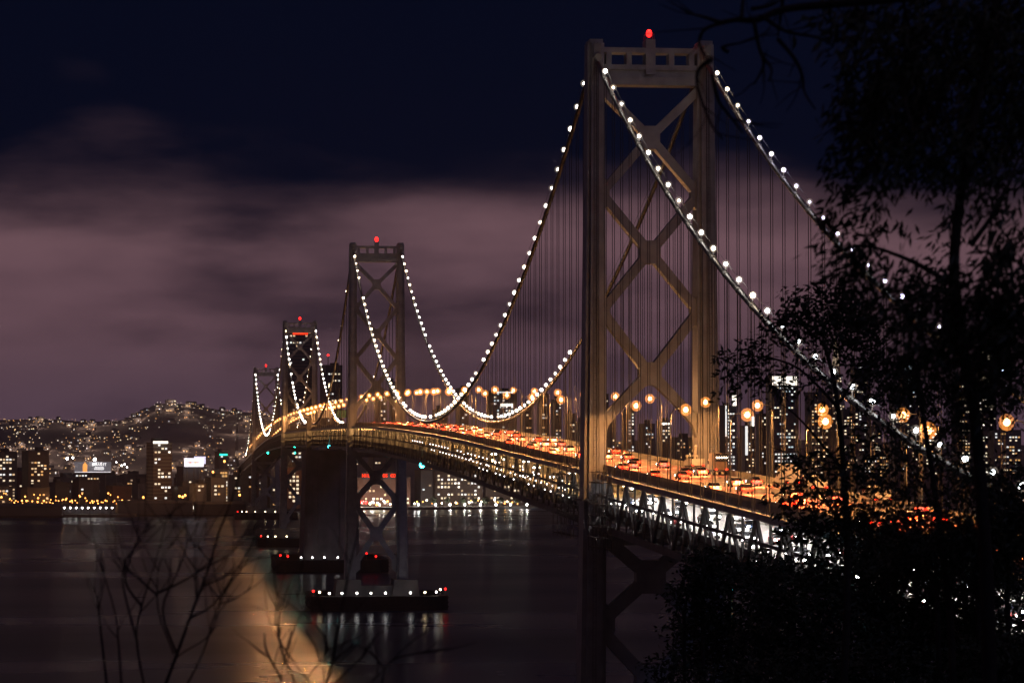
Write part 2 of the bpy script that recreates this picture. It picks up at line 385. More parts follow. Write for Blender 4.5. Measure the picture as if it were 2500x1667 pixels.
    def hub(z, w, h): MB().prism([(-1.55, w*a, z+h*b) for a, b in ((-1, -.5), (-.55, -1), (.55, -1), (1, -.5), (1, .5), (.55, 1), (-.55, 1), (-1, .5))], None, (3.1, 0, 0)).build('brace_hub', M['steel'], T)
    for i in range(3):
        za, zb, zc = nz[i], nz[i+1], cz[i]
        for s in (1, -1):
            brace((0, s*(inner(za)+.2), za), (0, s*.6, zc+.6), 1.5+.12*i)
            if i < 2: brace((0, s*(inner(zb)+.2), zb), (0, s*.6, zc-.6), 1.5+.12*i)
        hub(zc, 1.75+.1*i, 2.1)
        if i < 2:
            for s in (1, -1):
                gb = MB(); yi = inner(zb)-.1
                gb.prism([(-1.5, s*(yi+.2), zb-3.3), (-1.5, s*(yi-1.1), zb-1.6), (-1.5, s*(yi-1.1), zb+1.6), (-1.5, s*(yi+.2), zb+3.3)], None, (3, 0, 0)); gb.build('gusset', M['steel'], T)
    for s in (1, -1):                                 # portal arch arms, thickening into the leg
        pts_o = [(.0, zt-57.0), (1.2, zt-57.3), (2.6, zt-58.7), (8.75, zt-65.3)]; pts_i = [(9.1, zt-76), (8.75, zt-70.4), (7.7, zt-66.9), (4.7, zt-63.4), (1.0, zt-59.9), (0, zt-59.6)]
        MB().prism([(-1.4, s*a, z) for a, z in pts_o+pts_i], None, (2.8, 0, 0)).build('portal_arch', M['steel'], T)
    # bracing below the deck
    for za, zc, zb in brace_lo:
        for s in (1, -1):
            brace((0, s*(inner(za)+.2), za), (0, s*.8, zc+.7), 2.3)
            brace((0, s*(inner(zb)+.2), zb), (0, s*.8, zc-.7), 2.3)
        hub(zc, 2.7, 3.0)
        for s in (1, -1):
            yi = inner(zb); MB().prism([(-1.5, s*(yi+.3), zb-4), (-1.5, s*(yi-2.2), zb-1.8), (-1.5, s*(yi-2.2), zb+1.8), (-1.5, s*(yi+.3), zb+4)], None, (3, 0, 0)).build('gusset', M['steel'], T)
    MB().box((0, 0, road(x)-12.6), (3.0, 2*inner(60), 2.2)).build('deck_strut', M['steel'], T)
    # collars where the deck passes
    for s in (1, -1):
        y0, w0, d0 = leg_section(road(x)-9, top); MB().box((0, s*y0, road(x)-5.5), (2*d0+.9, 2*w0+.9, .35)).build('collar', M['steel2'], T)
    return T
tower(X6, ZS[X6], 'nearest and tallest looking grey steel bridge tower with cross bracing', [(52.5, 45, 37), (35.5, 26, 15)])
tower(X5, ZS[X5], 'second bridge tower, standing just left of the middle distance low point of the lit cable', [(64.5, 54.7, 45), (43.5, 31, 18)])
tower(X3, ZS[X3], 'third bridge tower, in front of the dark skyscraper with the red lit crown', [(64, 54, 45), (43, 31, 18)])
tower(X2, ZS[X2], 'farthest and smallest bridge tower, over the hillside lights', [(51, 43, 35), (33, 25, 16)])

# ================================================================== PIERS, FENDERS, ANCHORAGE
def lens(parent, loc, m, r, name='lamp'): return put(name, _sph(r, m), parent, loc)
_sc = {}
def _sph(r, m):
    k = (round(r, 2), m.name)
    if k not in _sc: _sc[k] = MB().sphere((0, 0, 0), r, 8, 6).mesh('lamp_bulb', m, True)
    return _sc[k]
def pier(x, label, flabel, half_y, half_x, lamps, block=True, fz=6.0, frange=None):
    if block:
        P = thing('tower_pier', label, 'pier', (x, 0, 0))
        for s in (1, -1):
            MB().hexa([(-9, s*12-6.5, -2), (9, s*12-6.5, -2), (9, s*12+6.5, -2), (-9, s*12+6.5, -2), (-8, s*12-5, 12), (8, s*12-5, 12), (8, s*12+5, 12), (-8, s*12+5, 12)]).build('pedestal', M['concrete'], P)
        MB().box((0, 0, 5), (14, 14, 9)).build('tie_wall', M['concrete'], P)
    F = thing('pier_fender', flabel, 'fender', (x, 0, 0))
    b = MB(); c = 5
    ring = [(-half_x, -half_y+c), (-half_x, half_y-c), (-half_x+c, half_y), (half_x-c, half_y), (half_x, half_y-c), (half_x, -half_y+c), (half_x-c, -half_y), (-half_x+c, -half_y)]
    inn = [(a*(half_x-3)/half_x, d*(half_y-3)/half_y) for a, d in ring]; n = 8
    b.v = [(a, d, -1) for a, d in ring]+[(a, d, fz) for a, d in ring]+[(a, d, fz) for a, d in inn]+[(a, d, -1) for a, d in inn]
    for i in range(n):
        j = (i+1) % n; b.f += [(i, j, n+j, n+i), (n+i, n+j, 2*n+j, 2*n+i), (2*n+i, 2*n+j, 3*n+j, 3*n+i)]
    b.build('fender_wall', M['timber'], F)
    for zz in (1.4, 3.2, 5.2):                         # wales
        w = MB(); o = [(a*1.012, d*1.008) for a, d in ring]
        for i in range(n):
            j = (i+1) % n; w.beam((*o[i], zz), (*o[j], zz), .35, .5, Vector((0, 0, 1)))
        w.build('wale', M['timber'], F)
    pm_ = MB().box((0, 0, fz/2-.3), (.5, .45, fz+.8)).mesh('pile', M['timber'])
    for k in range(int((2*half_y-2*c)/2.6)): put('pile', pm_, F, (-half_x-.32, -half_y+c+1.2+k*2.6, 0))
    for (lx, ly, kind, dz) in lamps:
        post = MB().tube([(lx, ly, fz-.2), (lx, ly, fz+1+dz)], .1, 5).build('lamp_post', M['pole'], F)
        mk, r, c, pw = {'w': ('e_white', .42, (.9, .95, 1), 60), 'y': ('e_cablew', .42, (1, .75, .45), 60), 'r': ('e_red', .5, (1, .04, .02), 30)}[kind]
        put('lamp', _sph(r, M[mk]), post, (lx, ly, fz+1.3+dz))
        bulb_shared('fender_light_'+kind, F, (lx-.6, ly, fz+1.9+dz), c, pw, .3)
    return F
fl = [(-24, 27.6, 'r', .9), (-24, 25, 'y', .5)]+[(-24.6, y, 'w', 0) for y in (21, 15.8, 9.6, 3.8, -2.2, -12.6)]+[(-24.6, -18.6, 'y', .2), (-24, -23.4, 'w', .3), (-22, -25.2, 'y', 1.2), (-20, -27.5, 'r', 1.3)]
pier(X5, 'concrete pedestals under the second tower, standing in the bay', 'dark timber fender of the second tower with a row of white lamps', 28.5, 26, fl)
pier(X6, 'concrete pedestals under the nearest tower, low in the bay', 'dark timber fender around the foot of the nearest tower', 28.5, 26, [(-24.6, 20, 'w', 0)])
pier(X3, 'concrete pedestals under the third tower', 'dark timber fender of the third tower with five warm lamps', 28.5, 26, [(-24, 26.5, 'r', .3), (-24.6, 22, 'y', 0), (-24.6, 17, 'y', 0), (-24.6, 9.5, 'y', 0), (-24.6, .5, 'y', 0)])
pier(X2, 'concrete pedestals under the farthest tower', 'dark timber fender of the farthest tower with a red and four warm lamps', 28.5, 26, [(-24, 26, 'r', 0), (-24.6, 22, 'y', 0), (-24.6, 18, 'y', 0), (-24.6, 10, 'y', 0), (-24.6, 1, 'y', 0), (-24.6, -8, 'y', 0)])
xm = (X4a+X4b)/2
pier(xm, '', 'dark timber fender of the central anchorage with white lamps and red end lights', 30, 42, [(-40, 28, 'r', 1.2), (-40, 24, 'r', .6), (-40.6, 17, 'w', 0), (-40.6, 11, 'w', 0), (-40.6, 4.6, 'w', 0), (-40.6, -2.6, 'w', 0), (-40, -18, 'r', 2.0), (-40, -23, 'r', .4)], block=False, fz=7)
A = thing('central_anchorage', 'massive concrete anchorage standing in the bay behind the second tower', 'anchorage', (xm, 0, 0))
b = MB(); b.hexa([(-27, -15.5, -2), (27, -15.5, -2), (27, 15.5, -2), (-27, 15.5, -2), (-24, -13.5, road(xm)-12), (24, -13.5, road(xm)-12), (24, 13.5, road(xm)-12), (-24, 13.5, road(xm)-12)]); b.build('concrete_block', M['concrete'], A)
for s in (1, -1):
    for k in (-.55, 0, .55):                            # vertical pilasters on the near face
        MB().hexa([(-28, s*9-1.5+k*6, 0), (-25, s*9-1.5+k*6, 0), (-25, s*9+1.5+k*6, 0), (-28, s*9+1.5+k*6, 0), (-25.2, s*9-1.3+k*5, road(xm)-14), (-22, s*9-1.3+k*5, road(xm)-14), (-22, s*9+1.3+k*5, road(xm)-14), (-25.2, s*9+1.3+k*5, road(xm)-14)]).build('pilaster', M['concrete'], A)
    MB().box((0, s*11.2, road(xm)-4), (9, 2.6, 18)).build('cable_post', M['steel2'], A)
    MB().box((0, s*11.2, road(xm)+5.3), (10, 3.0, .7)).build('post_cap', M['steel2'], A)
# end pier on the city side
P1 = thing('end_pier', 'tan concrete pier carrying the far city end of the bridge', 'pier', (X1, 0, 0))
for s in (1, -1): MB().box((0, s*9.5, 18), (9, 7, 46)).build('shaft', M['concrete'], P1)
MB().box((0, 0, 39), (10, 27, 3)).build('cap_beam', M['concrete'], P1)

# ================================================================== DECK SPANS
def strip(pts, ring, cap=True):                       # extrude a (y,z) ring along x stations with height road(x)
    b = MB(); n = len(ring)
    for x in pts:
        z0 = road(x)
        for (y, z) in ring: b.v.append((x, y, z0+z))
    for i in range(len(pts)-1):
        for j in range(n):
            j2 = (j+1) % n; b.f.append((i*n+j, (i+1)*n+j, (i+1)*n+j2, i*n+j2))
    b.f.append(tuple(range(n))); k = (len(pts)-1)*n; b.f.append(tuple(k+j for j in range(n)))
    return b
def rect(y0, y1, z0, z1): return [(y0, z0), (y1, z0), (y1, z1), (y0, z1)]
PAN = 9.14
def span(xa, xb, label, detail, lamps_white=None):
    B = thing('deck_span', label, 'bridge deck', (0, 0, 0))
    n = max(1, round((xb-xa)/PAN)); st = [xa+(xb-xa)*i/n for i in range(n+1)]
    strip(st, rect(-8.6, 8.6, -.35, 0)).build('upper_road', M['asphalt'], B)
    strip(st, rect(-8.6, 8.6, -7.3, -6.9)).build('lower_road', M['asphalt'], B)
    for s in (1, -1):
        strip(st, [(s*y, z) for y, z in ((8.62, -.5), (9.1, -.5), (9.0, .42), (8.85, .95), (8.70, .95), (8.66, .42))]).build('barrier', M['parapet'], B)
        strip(st, [(s*y, z) for y, z in rect(H-.45, H+.45, -1.55, -.65)]).build('top_chord', M['steel'], B)
        strip(st, [(s*y, z) for y, z in rect(H-.45, H+.45, -10.6, -9.5)]).build('bottom_chord', M['steel2'], B)
        strip(st, [(s*y, z) for y, z in rect(H-.12, H+.12, -4.75, -4.3)]).build('middle_rail', M['steel2'], B)
        strip(st, [(s*y, z) for y, z in rect(8.9, 9.5, -6.9, -6.0)]).build('lower_barrier', M['parapet'], B)
        strip(st, [(s*y, z) for y, z in rect(9.15, 9.35, -.62, -.5)]).build('deck_ledge', M['steel2'], B)
    fb = MB()
    for x in st: fb.box((x, 0, road(x)-1.0), (.5, 18.6, 1.1)); fb.box((x, 0, road(x)-8.1), (.5, 19, 1.5))
    fb.build('floor_beams', M['steel2'], B)
    for yy in (-5.2, -1.75, 1.75, 5.2):               # lane lines, dashed
        pb = MB()
        for i in range(int((xb-xa)/12)):
            x = xa+i*12+2; k = len(pb.v)
            pb.v += [(x, yy-.08, road(x)+.006), (x+3.6, yy-.08, road(x+3.6)+.006), (x+3.6, yy+.08, road(x+3.6)+.006), (x, yy+.08, road(x)+.006)]; pb.f.append((k, k+1, k+2, k+3))
        pb.build('lane_line', M['paint'], B)
    joined = {1: MB(), -1: MB()}
    for s in (1, -1):
        for i in range(n+1):
            x = st[i]
            if i < n:
                xn = st[i+1]; zt0, zb0 = road(x)-1.4, road(x)-9.7; zt1, zb1 = road(xn)-1.4, road(xn)-9.7
                p, q_ = ((x, s*H, zb0), (xn, s*H, zt1)) if i % 2 == 0 else ((x, s*H, zt0), (xn, s*H, zb1))
                if detail: MB().beam(p, q_, .42, .62).build('diagonal', M['steel2'], B)
                else: joined[s].beam(p, q_, .42, .7)
            if detail: MB().box((x, s*H, road(x)-5.6), (.42, .30, 8.2)).build('vertical', M['steel2'], B)
            else: joined[s].box((x, s*H, road(x)-5.6), (.42, .34, 8.2))
        if not detail: struct(joined[s].build('web_members', M['steel2'], B), 'stuff')
    return B, st
SP = {}
SP['a'] = span(X7, X6-.05, 'double deck truss span from the island to the nearest tower', True)
SP['b'] = span(X6+.05, X5-.05, 'long double deck truss span between the nearest and the second tower', True)
SP['c'] = span(X5+.05, X3-.05, 'double deck truss span over the central anchorage, between second and third tower', False)
SP['d'] = span(X3+.05, X2-.05, 'far double deck truss span between the third and the farthest tower', False)
SP['e'] = span(X2+.05, X1+300, 'farthest truss span, dropping behind the last tower towards the city', False)

# small white lamps on the south truss of the long span
for row, zz, xs in ((0, -3.6, range(40, 400, 9)), (1, -5.2, range(36, 330, 9)), (2, -6.4, range(30, 200, 9))):
    for x in xs:
        if random.random() < .16: continue
        put('truss_lamp', _sph(.115, M['e_dot']), SP['b'][0], (x, H+.55, road(x)+zz))
for x in range(-240, -8, 9):
    for zz in (-4.6, -6.8):
        if random.random() < .72: continue
        put('truss_lamp', _sph(.11, M['e_dot']), SP['a'][0], (x+3*random.random(), H+.55, road(x)+zz))
# lower deck luminaires: bright white tubes near the island, sodium farther on
tubem = MB().box((0, 0, 0), (5.6, .35, .16)).mesh('tube_lamp', M['e_tube'])
ambm = MB().box((0, 0, 0), (1.2, .6, .3)).mesh('amber_lamp', M['e_amber'])
i = 0
for x in [-340+9.14*k for k in range(42)]:
    for yy in (7.2, 0, -7.2):
        o = put('ceiling_tube', tubem, SP['a'][0] if x < -4 else SP['b'][0], (x, yy, road(x)-1.75))
    bulb_shared('lower_white_light', SP['a'][0] if x < -4 else SP['b'][0], (x, 0, road(x)-2.3), (1, .95, .93), 30, .6)
for x in [-300+9.14*k for k in range(37)]:          # downward fill spots added to whiten the lower road, standing in for headlight glow
    for yy in (4.6, -.5, -5.4): spot_down('lower_fill', SP['a'][0] if x < -4 else SP['b'][0], (x, yy, road(x)-1.9), (1, .93, .90), 3200, .3, 104)
for x in range(50, 1440, 18):
    P_ = SP['b'][0] if x < 700 else SP['c'][0]
    put('ceiling_lamp', ambm, P_, (x, 5.5, road(x)-1.75)); put('ceiling_lamp', ambm, P_, (x+9, -5.5, road(x)-1.75))
    if x % 36 < 18: bulb_shared('lower_amber_light', P_, (x, 3, road(x)-2.3), (1, .50, .16), 12000, .5)

# ================================================================== CABLES, SUSPENDERS, CABLE LAMPS
sus = MB()
for dy in (-.19, .19): sus.tube([(0, dy, 0), (0, dy, -1)], .06, 5, False)
susm = sus.mesh('suspender', M['rope'])
sus = MB(); sus.tube([(0, 0, 0), (0, 0, -1)], .13, 4, False); susfar = sus.mesh('suspender_far', M['rope'])
postm = MB().tube([(0, 0, .2), (0, 0, 1.25)], .06, 5).mesh('lamp_post', M['pole'])
band = MB().tube([(-.35, 0, 0), (.35, 0, 0)], .50, 10).mesh('cable_band', M['cable'])
def cable(xa, xb, s, label, lamp_r, mats, far=False, lights=False, skip=.06, every=1, hang=True, step=PAN):
    C = thing('main_cable', label, 'cable')
    n = 60; xs = [lerp(xa, xb, i/n) for i in range(n+1)]
    MB().tube([(x, s*H, cable_z(x)) for x in xs], .42 if not far else .55, 10).build('cable_rope', M['cable'], C, True)
    if not far:
        hr = MB()
        for o_ in (-.5, .5): hr.tube([(x, s*H+o_, cable_z(x)+1.25) for x in xs], .03, 4)
        hr.build('hand_rope', M['rope'], C)
    k = int(abs(xb-xa)/step)
    for i in range(0 if lights else 1, k):
        x = lerp(xa, xb, i/k); z = cable_z(x)
        if hang and z-road(x)+1 > 1.2: put('suspender', susfar if far else susm, C, (x, s*H, z), sc=(1, 1, z-road(x)+1.0))
        if i % every or random.random() < skip: continue
        sl = math.atan((cable_z(x+1)-cable_z(x-1))/2)
        m = mats(x) if callable(mats) else mats
        if m is None: continue
        o = put('lamp_post', postm, C, (x, s*H, z+.25))
        put('lamp', _sph(lamp_r*random.choice((.68, .85, .95, 1.0, 1.12)), M[m if m != 'e_cable' or random.random() < .75 else 'e_cablew']), o, (0, 0, 1.3))
        if not far: put('halo_shell', _sph(lamp_r*1.75, M['g_cable']), o, (0, 0, 1.3))
        if lights: bulb_shared('cable_light', C, (x-.3, s*H+.25, z+1.1), (1, .92, .82), 34, .12)
        if not far: bb = put('cable_band', band, C, (x, s*H, z)); bb.rotation_euler = (0, -sl, 0)
    return C
cable(X6-4, X7+6, 1, 'near main cable with white lamps falling from the nearest tower to the island', .33, lambda x: 'e_cable' if x > -150 else 'e_cool', lights=True)
cable(X6-4, X7+6, -1, 'far side main cable with white and violet lamps falling towards the island trees', .29, lambda x: 'e_violet' if x < -34 else 'e_cablew', lights=True)
cable(X6+4, X5-4, 1, 'near main cable with white lamps sweeping down from the nearest tower to the second', .38, lambda x: 'e_cablew' if x > 470 else 'e_cable', lights=True)
cable(X6+4, X5-4, -1, 'far side main cable with white lamps sagging between the nearest and second tower', .38, lambda x: 'e_cable' if x > 175 else None)
cable(X5+4, X4a, 1, 'near main cable falling from the second tower to the central anchorage, few lamps', .5, 'e_cablew', far=True, skip=.72, step=18.28)
cable(X5+4, X4a, -1, 'far side main cable falling from the second tower to the central anchorage', .45, 'e_cable', far=True, skip=.8, step=18.28)
cable(X3-4, X4b, 1, 'near lamp lined cable from the third tower down to the central anchorage', .50, 'e_cable', far=True, step=11)
cable(X3-4, X4b, -1, 'far side lamp lined cable from the third tower down to the central anchorage', .50, 'e_cable', far=True, step=11)
cable(X3+4, X2-4, 1, 'near lamp lined cable sagging between the third and the farthest tower', .52, 'e_cable', far=True, step=13)
cable(X3+4, X2-4, -1, 'far side lamp lined cable sagging between the third and the farthest tower', .52, 'e_cable', far=True, step=13)
cable(X2+4, X1-10, 1, 'near lamp lined cable falling behind the farthest tower to the city', .52, 'e_cable', far=True, step=13)
cable(X2+4, X1-10, -1, 'far side lamp lined cable falling behind the farthest tower to the city', .5, 'e_cable', far=True, step=13)

# ================================================================== ROAD LAMPS ON THE BRIDGE
def lamp_meshes(h):
    pole = MB().tube([(0, 0, -1.0), (0, 0, h-1.6)], [.11, .08], 8).mesh('pole', M['pole'])
    arm = MB().tube([(0, 0, h-1.6), (0, .15, h-.7), (0, .6, h-.15), (0, 1.9, h)], [.10, .09, .08, .07], 6).mesh('arm', M['pole'])
    hd = MB(); hd.hexa([(-.16, 1.7, h-.1), (.16, 1.7, h-.1), (.22, 2.9, h-.1), (-.22, 2.9, h-.1), (-.1, 1.8, h+.14), (.1, 1.8, h+.14), (.12, 2.75, h+.14), (-.12, 2.75, h+.14)])
    return pole, arm, hd.mesh('lamp_head', M['pole'])
LM = {1: lamp_meshes(11.0), -1: lamp_meshes(11.6)}; LH = {1: 11.0, -1: 11.6}
def road_lamp(x, s, label):
    T = thing('street_lamp', label, 'street lamp', (x, s*8.75, road(x)+.95-.0), math.pi if s > 0 else 0, 'sodium lamps along the bridge road')
    p, a, h = LM[s]
    put('pole', p, T); put('arm', a, T); hd = put('lamp_head', h, T)
    r = .55 if x < 300 else (.68 if x < 900 else .8)
    ln_ = put('lens', _sph(r*.78, M['e_sodium']), hd, (0, 2.4, LH[s]-.22)); put('halo_shell', _sph(r*1.75, M['g_sodium']), hd, (0, 2.4, LH[s]-.22))  # outer shell is added to give the lens an orange halo
    if s > 0 and x > 250: streak_fill(T, LH[s]-.6-r)
    spot_down('sodium_light', T, (0, 2.4, LH[s]-.55-r), (1, .40, .11), 12500, .25); bulb_shared('sodium_spill', T, (0, 2.4, LH[s]+.2+r), (1, .45, .14), 1700, .3)
def streak_fill(T, z):  # extra beam added at some road lamps to brighten the water streak
    if 'sodium_throw' not in _lights:
        l = bpy.data.lights.new('sodium_throw', 'SPOT'); l.energy = 30000; l.color = (1, .43, .17); l.shadow_soft_size = .3; l.spot_size = R(46); l.spot_blend = .6; _lights['sodium_throw'] = l
    o = bpy.data.objects.new('sodium_throw', _lights['sodium_throw']); col.objects.link(o); o.parent = T; o.location = (0, 2.4, z)
    o.rotation_euler = Vector((1, -.10, -.07)).to_track_quat('-Z', 'Y').to_euler()
south = [-24+48.5*k for k in range(-6, 52)]
north = [-250, -204, -158, -112, -66, -21, 38, 82, 128, 173, 218, 264, 309, 353, 396, 445, 489, 532, 577, 622, 672]+[722+46*k for k in range(38)]
def lamp_label(x, s, lst):
    side = 'near rail' if s > 0 else 'far rail'
    if x < 0: seq = sorted([q for q in lst if q < 0], reverse=True); where = 'right of the nearest tower'
    elif x < X5: seq = sorted([q for q in lst if 0 <= q < X5]); where = 'left of the nearest tower'
    elif x < xm: seq = sorted([q for q in lst if X5 <= q < xm]); where = 'beyond the second tower'
    elif x < X3: seq = sorted([q for q in lst if xm <= q < X3]); where = 'beyond the central anchorage'
    elif x < X2: seq = sorted([q for q in lst if X3 <= q < X2]); where = 'beyond the third tower'
    else: seq = sorted([q for q in lst if q >= X2]); where = 'beyond the farthest tower'
    return 'tall amber road lamp on the %s, %s one %s' % (side, ORD[seq.index(x)], where)
for lst, s in ((south, 1), (north, -1)):
    lst[:] = [x for x in lst if -300 < x < X1]
    for x in lst: road_lamp(x, s, lamp_label(x, s, lst))

# ================================================================== CITY BUILDINGS
winmesh = {}
def win_mesh(w, h, m):
    k = (round(w, 1), round(h, 1), m.name)
    if k not in winmesh: winmesh[k] = MB().box((0, 0, 0), (.12, w, h)).mesh('window', m)
    return winmesh[k]
GRID = R(17)                                          # the street grid is turned a little to the line of sight
def building(label, u0, u1, vt, d, col_i=0, lit=.22, mats=(0, 0, 1, 1, 2, 5), fh=3.7, bay=3.6, thick=24, gz=2.5, seed=0, name='office_building', cat='building',
             bands=0, crown=None, rooftop=True, ww=2.3, wh=1.7, cluster=.6, side=True, rot=None, maxw=260, extra=None, vlow=9999):
    rd = random.Random(seed+int(u0*7+vt)); uc = (u0+u1)/2
    p = at(uc, 1083, d); wd = (u1-u0)*d/FPX; top = at(uc, vt, d).z; h = top-gz
    ray = math.atan2(p.y-CAM.y, p.x-CAM.x); rz = ray+(GRID if rot is None else rot)
    c, s = abs(math.cos(rz-ray)), abs(math.sin(rz-ray)); thick = min(thick, wd*1.2)
    wy = max(4, (wd-thick*s)/max(.3, c))              # facade width so that the block spans u0..u1 as seen from the bay
    T = thing(name, label, cat, (p.x, p.y, gz), rz)
    wall = MB().box((thick/2, 0, h/2), (thick, wy, h)).build('wall', BLD[col_i], T)
    rf = MB(); rf.box((thick/2, 0, h+.3), (thick+.8, wy+.8, .6)); rf.build('parapet', BLD[5], T)
    if rooftop:
        a, b2 = wy*rd.uniform(.25, .5), rd.uniform(2.5, 5); MB().box((thick/2, wy*rd.uniform(-.2, .2), h+.6+b2/2), (thick*.5, a, b2)).build('roof_house', BLD[5], T)
    nf, nb = max(1, int((h-2)/fh)), max(1, int((wy-1.5)/bay)); cnt = 0
    vis_lo = at(uc, vlow, d).z-gz
    if bands:
        bm_ = MB()
        for f in range(nf): bm_.box((-.12, 0, 2+f*fh+fh-.5), (.3, wy+.3, bands)); bm_.box((thick/2, wy/2+.1, 2+f*fh+fh-.5), (thick, .3, bands))
        struct(bm_.build('floor_bands', BLD[3], T), 'stuff')
    fw = [rd.random() for _ in range(nf)]; bw = [rd.random() for _ in range(nb)]
    for f in range(nf):
        z = 2+f*fh+fh*.45
        if z < vis_lo: continue
        run = 0
        for b_ in range(nb):
            pr = lit*(1-cluster+cluster*2*(.6*fw[f]+.4*bw[b_])**1.6*1.5)
            if run > 0: run -= 1; on = rd.random() < .75
            else:
                on = rd.random() < pr
                if on and rd.random() < .4: run = rd.randint(1, 3)
            if on and cnt < maxw:
                cnt += 1; y = -wy/2+(wy-nb*bay)/2+bay*(b_+.5)
                put('window', win_mesh(ww, wh, WIN[rd.choice(mats)]), T, (-.1 if not bands else -.2, y, z))
    if side:
        sgn = 1 if rz-ray > 0 else -1                 # the end wall turned to the bay
        ns = max(1, int((thick-1)/bay)); 
        for f in range(nf):
            z = 2+f*fh+fh*.45
            if z < vis_lo: continue
            for b_ in range(ns):
                if rd.random() < lit*.5 and cnt < maxw:
                    cnt += 1; o = put('window', win_mesh(ww*.8, wh, WIN[rd.choice(mats)]), T, (1+bay*(b_+.5), -sgn*(wy/2+.1), z)); o.rotation_euler = (0, 0, math.pi/2)
    return T, wy, h, thick
_fc = {}
def text_mesh(txt, size, m, depth=.05, key=None, xs=1.0):
    c = bpy.data.curves.new('lettering', 'FONT'); c.body = txt; c.size = size; c.align_x = 'CENTER'; c.align_y = 'CENTER'; c.extrude = depth; c.resolution_u = 2; c.offset = size*.02
    o = bpy.data.objects.new('lettering', c); col.objects.link(o); dg = bpy.context.evaluated_depsgraph_get()
    me = bpy.data.meshes.new_from_object(o.evaluated_get(dg)); bpy.data.objects.remove(o); bpy.data.curves.remove(c)
    me.transform(Matrix.Scale(xs, 4, Vector((1, 0, 0)))); me.materials.clear(); me.materials.append(m); return me
def stand(o, facing):                                 # text lies in local XY: stand it up, reading side along -facing
    f = Vector((facing.x, facing.y, 0)).normalized(); z = Vector((0, 0, 1)); x = z.cross(-f)*-1
    x = f.cross(z); o.matrix_basis = Matrix(((x.x, 0, -f.x, o.location.x), (x.y, 0, -f.y, o.location.y), (0, 1, 0, o.location.z), (0, 0, 0, 1)))
    return o

# --- left waterfront
building('leftmost dark apartment block on the waterfront, cut by the frame edge', -22, 50, 1104, 2990, 1, .26, fh=3.1, bay=3.4, seed=3)
building('second dark apartment block from the left edge, warm lit windows', 62, 128, 1101, 2980, 0, .24, (0, 1, 1, 4, 5), fh=3.1, bay=3.4, seed=5)
building('tall brown apartment tower with horizontal balcony bands and a bright white roof strip', 366, 428, 1081, 2960, 0, .30, (1, 1, 2, 6, 0), fh=3.6, bay=3.6, bands=1.1, seed=11, extra=1)
tp = at(392, 1079.5, 2955); rs = tag(MB().box((0, 0, 0), (1.2, 15.5, 2.4)).build('roof_light_strip', WIN[6], None, loc=(tp.x, tp.y, tp.z)), 'bright white light strip on the roof of the brown apartment tower', 'light')
rs.rotation_euler = (0, 0, math.atan2(tp.y-CAM.y, tp.x-CAM.x)+GRID)
building('grey block with greenish stairwell windows under the white billboard', 440, 497, 1140, 3050, 1, .20, (3, 3, 2, 1), seed=2)
building('peach lit low warehouse with stepped roof left of the far bridge pier', 508, 562, 1166, 2900, 3, .22, (1, 1, 4), fh=4, seed=8, rooftop=True)
building('pale three storey block with bright ground floor beside the stepped warehouse', 470, 512, 1180, 2895, 3, .20, (1, 0), fh=4, seed=9)
T, wy, h, th = building('slim grey tower carrying a green lit sign near the bridge end', 530, 561, 1103, 3250, 1, .10, seed=4)
MB().box((-.4, 0, h-3), (.4, 9, 1.8)).build('green_sign', M['e_sign_green'], T)
building('small bright peach lit shop box behind the stepped warehouse', 527, 566, 1145, 3050, 3, .9, (4, 1, 4, 6), fh=3.2, bay=2.6, seed=6, ww=2.2, wh=2.0, rooftop=False)
gf = at(515, 1211, 2860)
G = thing('lit_shed', 'long low white lit shed on the quay at the left of the bridge', 'shed', (gf.x, gf.y, 2.6), math.atan2(gf.y-CAM.y, gf.x-CAM.x))
MB().box((6, 0, 3), (12, 40, 6)).build('wall', BLD[3], G)
for k in range(5): MB().box((-.1, -14+k*7.2, 3.2), (.2, 5.2, 3.0)).build('window', WIN[6], G)
low = [(128, 180, 1178, 3020), (140, 200, 1165, 3150), (185, 250, 1172, 3060), (252, 300, 1160, 3200), (268, 330, 1186, 3000), (300, 366, 1158, 3250), (330, 372, 1180, 3080), (428, 446, 1168, 3100), (176, 280, 1156, 3400), (40, 70, 1150, 3300), (428, 475, 1188, 2950), (-30, 40, 1188, 2950), (60, 130, 1190, 2940), (560, 600, 1160, 3150), (596, 640, 1150, 3250)]
tones = ['dark', 'grey', 'brown', 'pale', 'dim']
for i, (a, b_, v, d) in enumerate(low):
    building('low %s waterfront building, %s from the left in the left quay row' % (tones[i % 5], ORD[sorted(range(len(low)), key=lambda k: low[k][0]).index(i)]), a, b_, v, d, (2, 1, 0, 2, 4)[i % 5], .12, (0, 1, 4, 5, 2), fh=3.6, seed=i*3, name='low_building')
# --- skyline behind the bridge
T, wy, h, th = building('dark skyscraper with red lit crown behind the third tower', 701, 764, 806, 3350, 2, .085, (1, 2, 2, 0), fh=3.9, bay=3.6, seed=21, bands=.55, vlow=1060, name='skyscraper', rot=R(6))
for k in range(9): MB().box((-.5, -8+k*2, h-3.4), (.4, 1.3, 3.0)).build('crown_light', M['e_sign_red'], T)
building('dark office tower with a lit top floor just left of the second tower', 788, 843, 892, 3400, 2, .16, (1, 2, 1), fh=3.9, bay=4, seed=22, vlow=1060, name='skyscraper')
mm = at(801, 870, 3420); ms = thing('radio_mast', 'thin mast with a red tip light left of the second tower', 'mast', (mm.x, mm.y, 2.5))
MB().tube([(0, 0, 0), (0, 0, mm.z-2.5)], [2.2, .5], 6).build('mast', M['pole'], ms); put('beacon', _sph(1.3, M['e_red']), ms, (0, 0, mm.z-1))
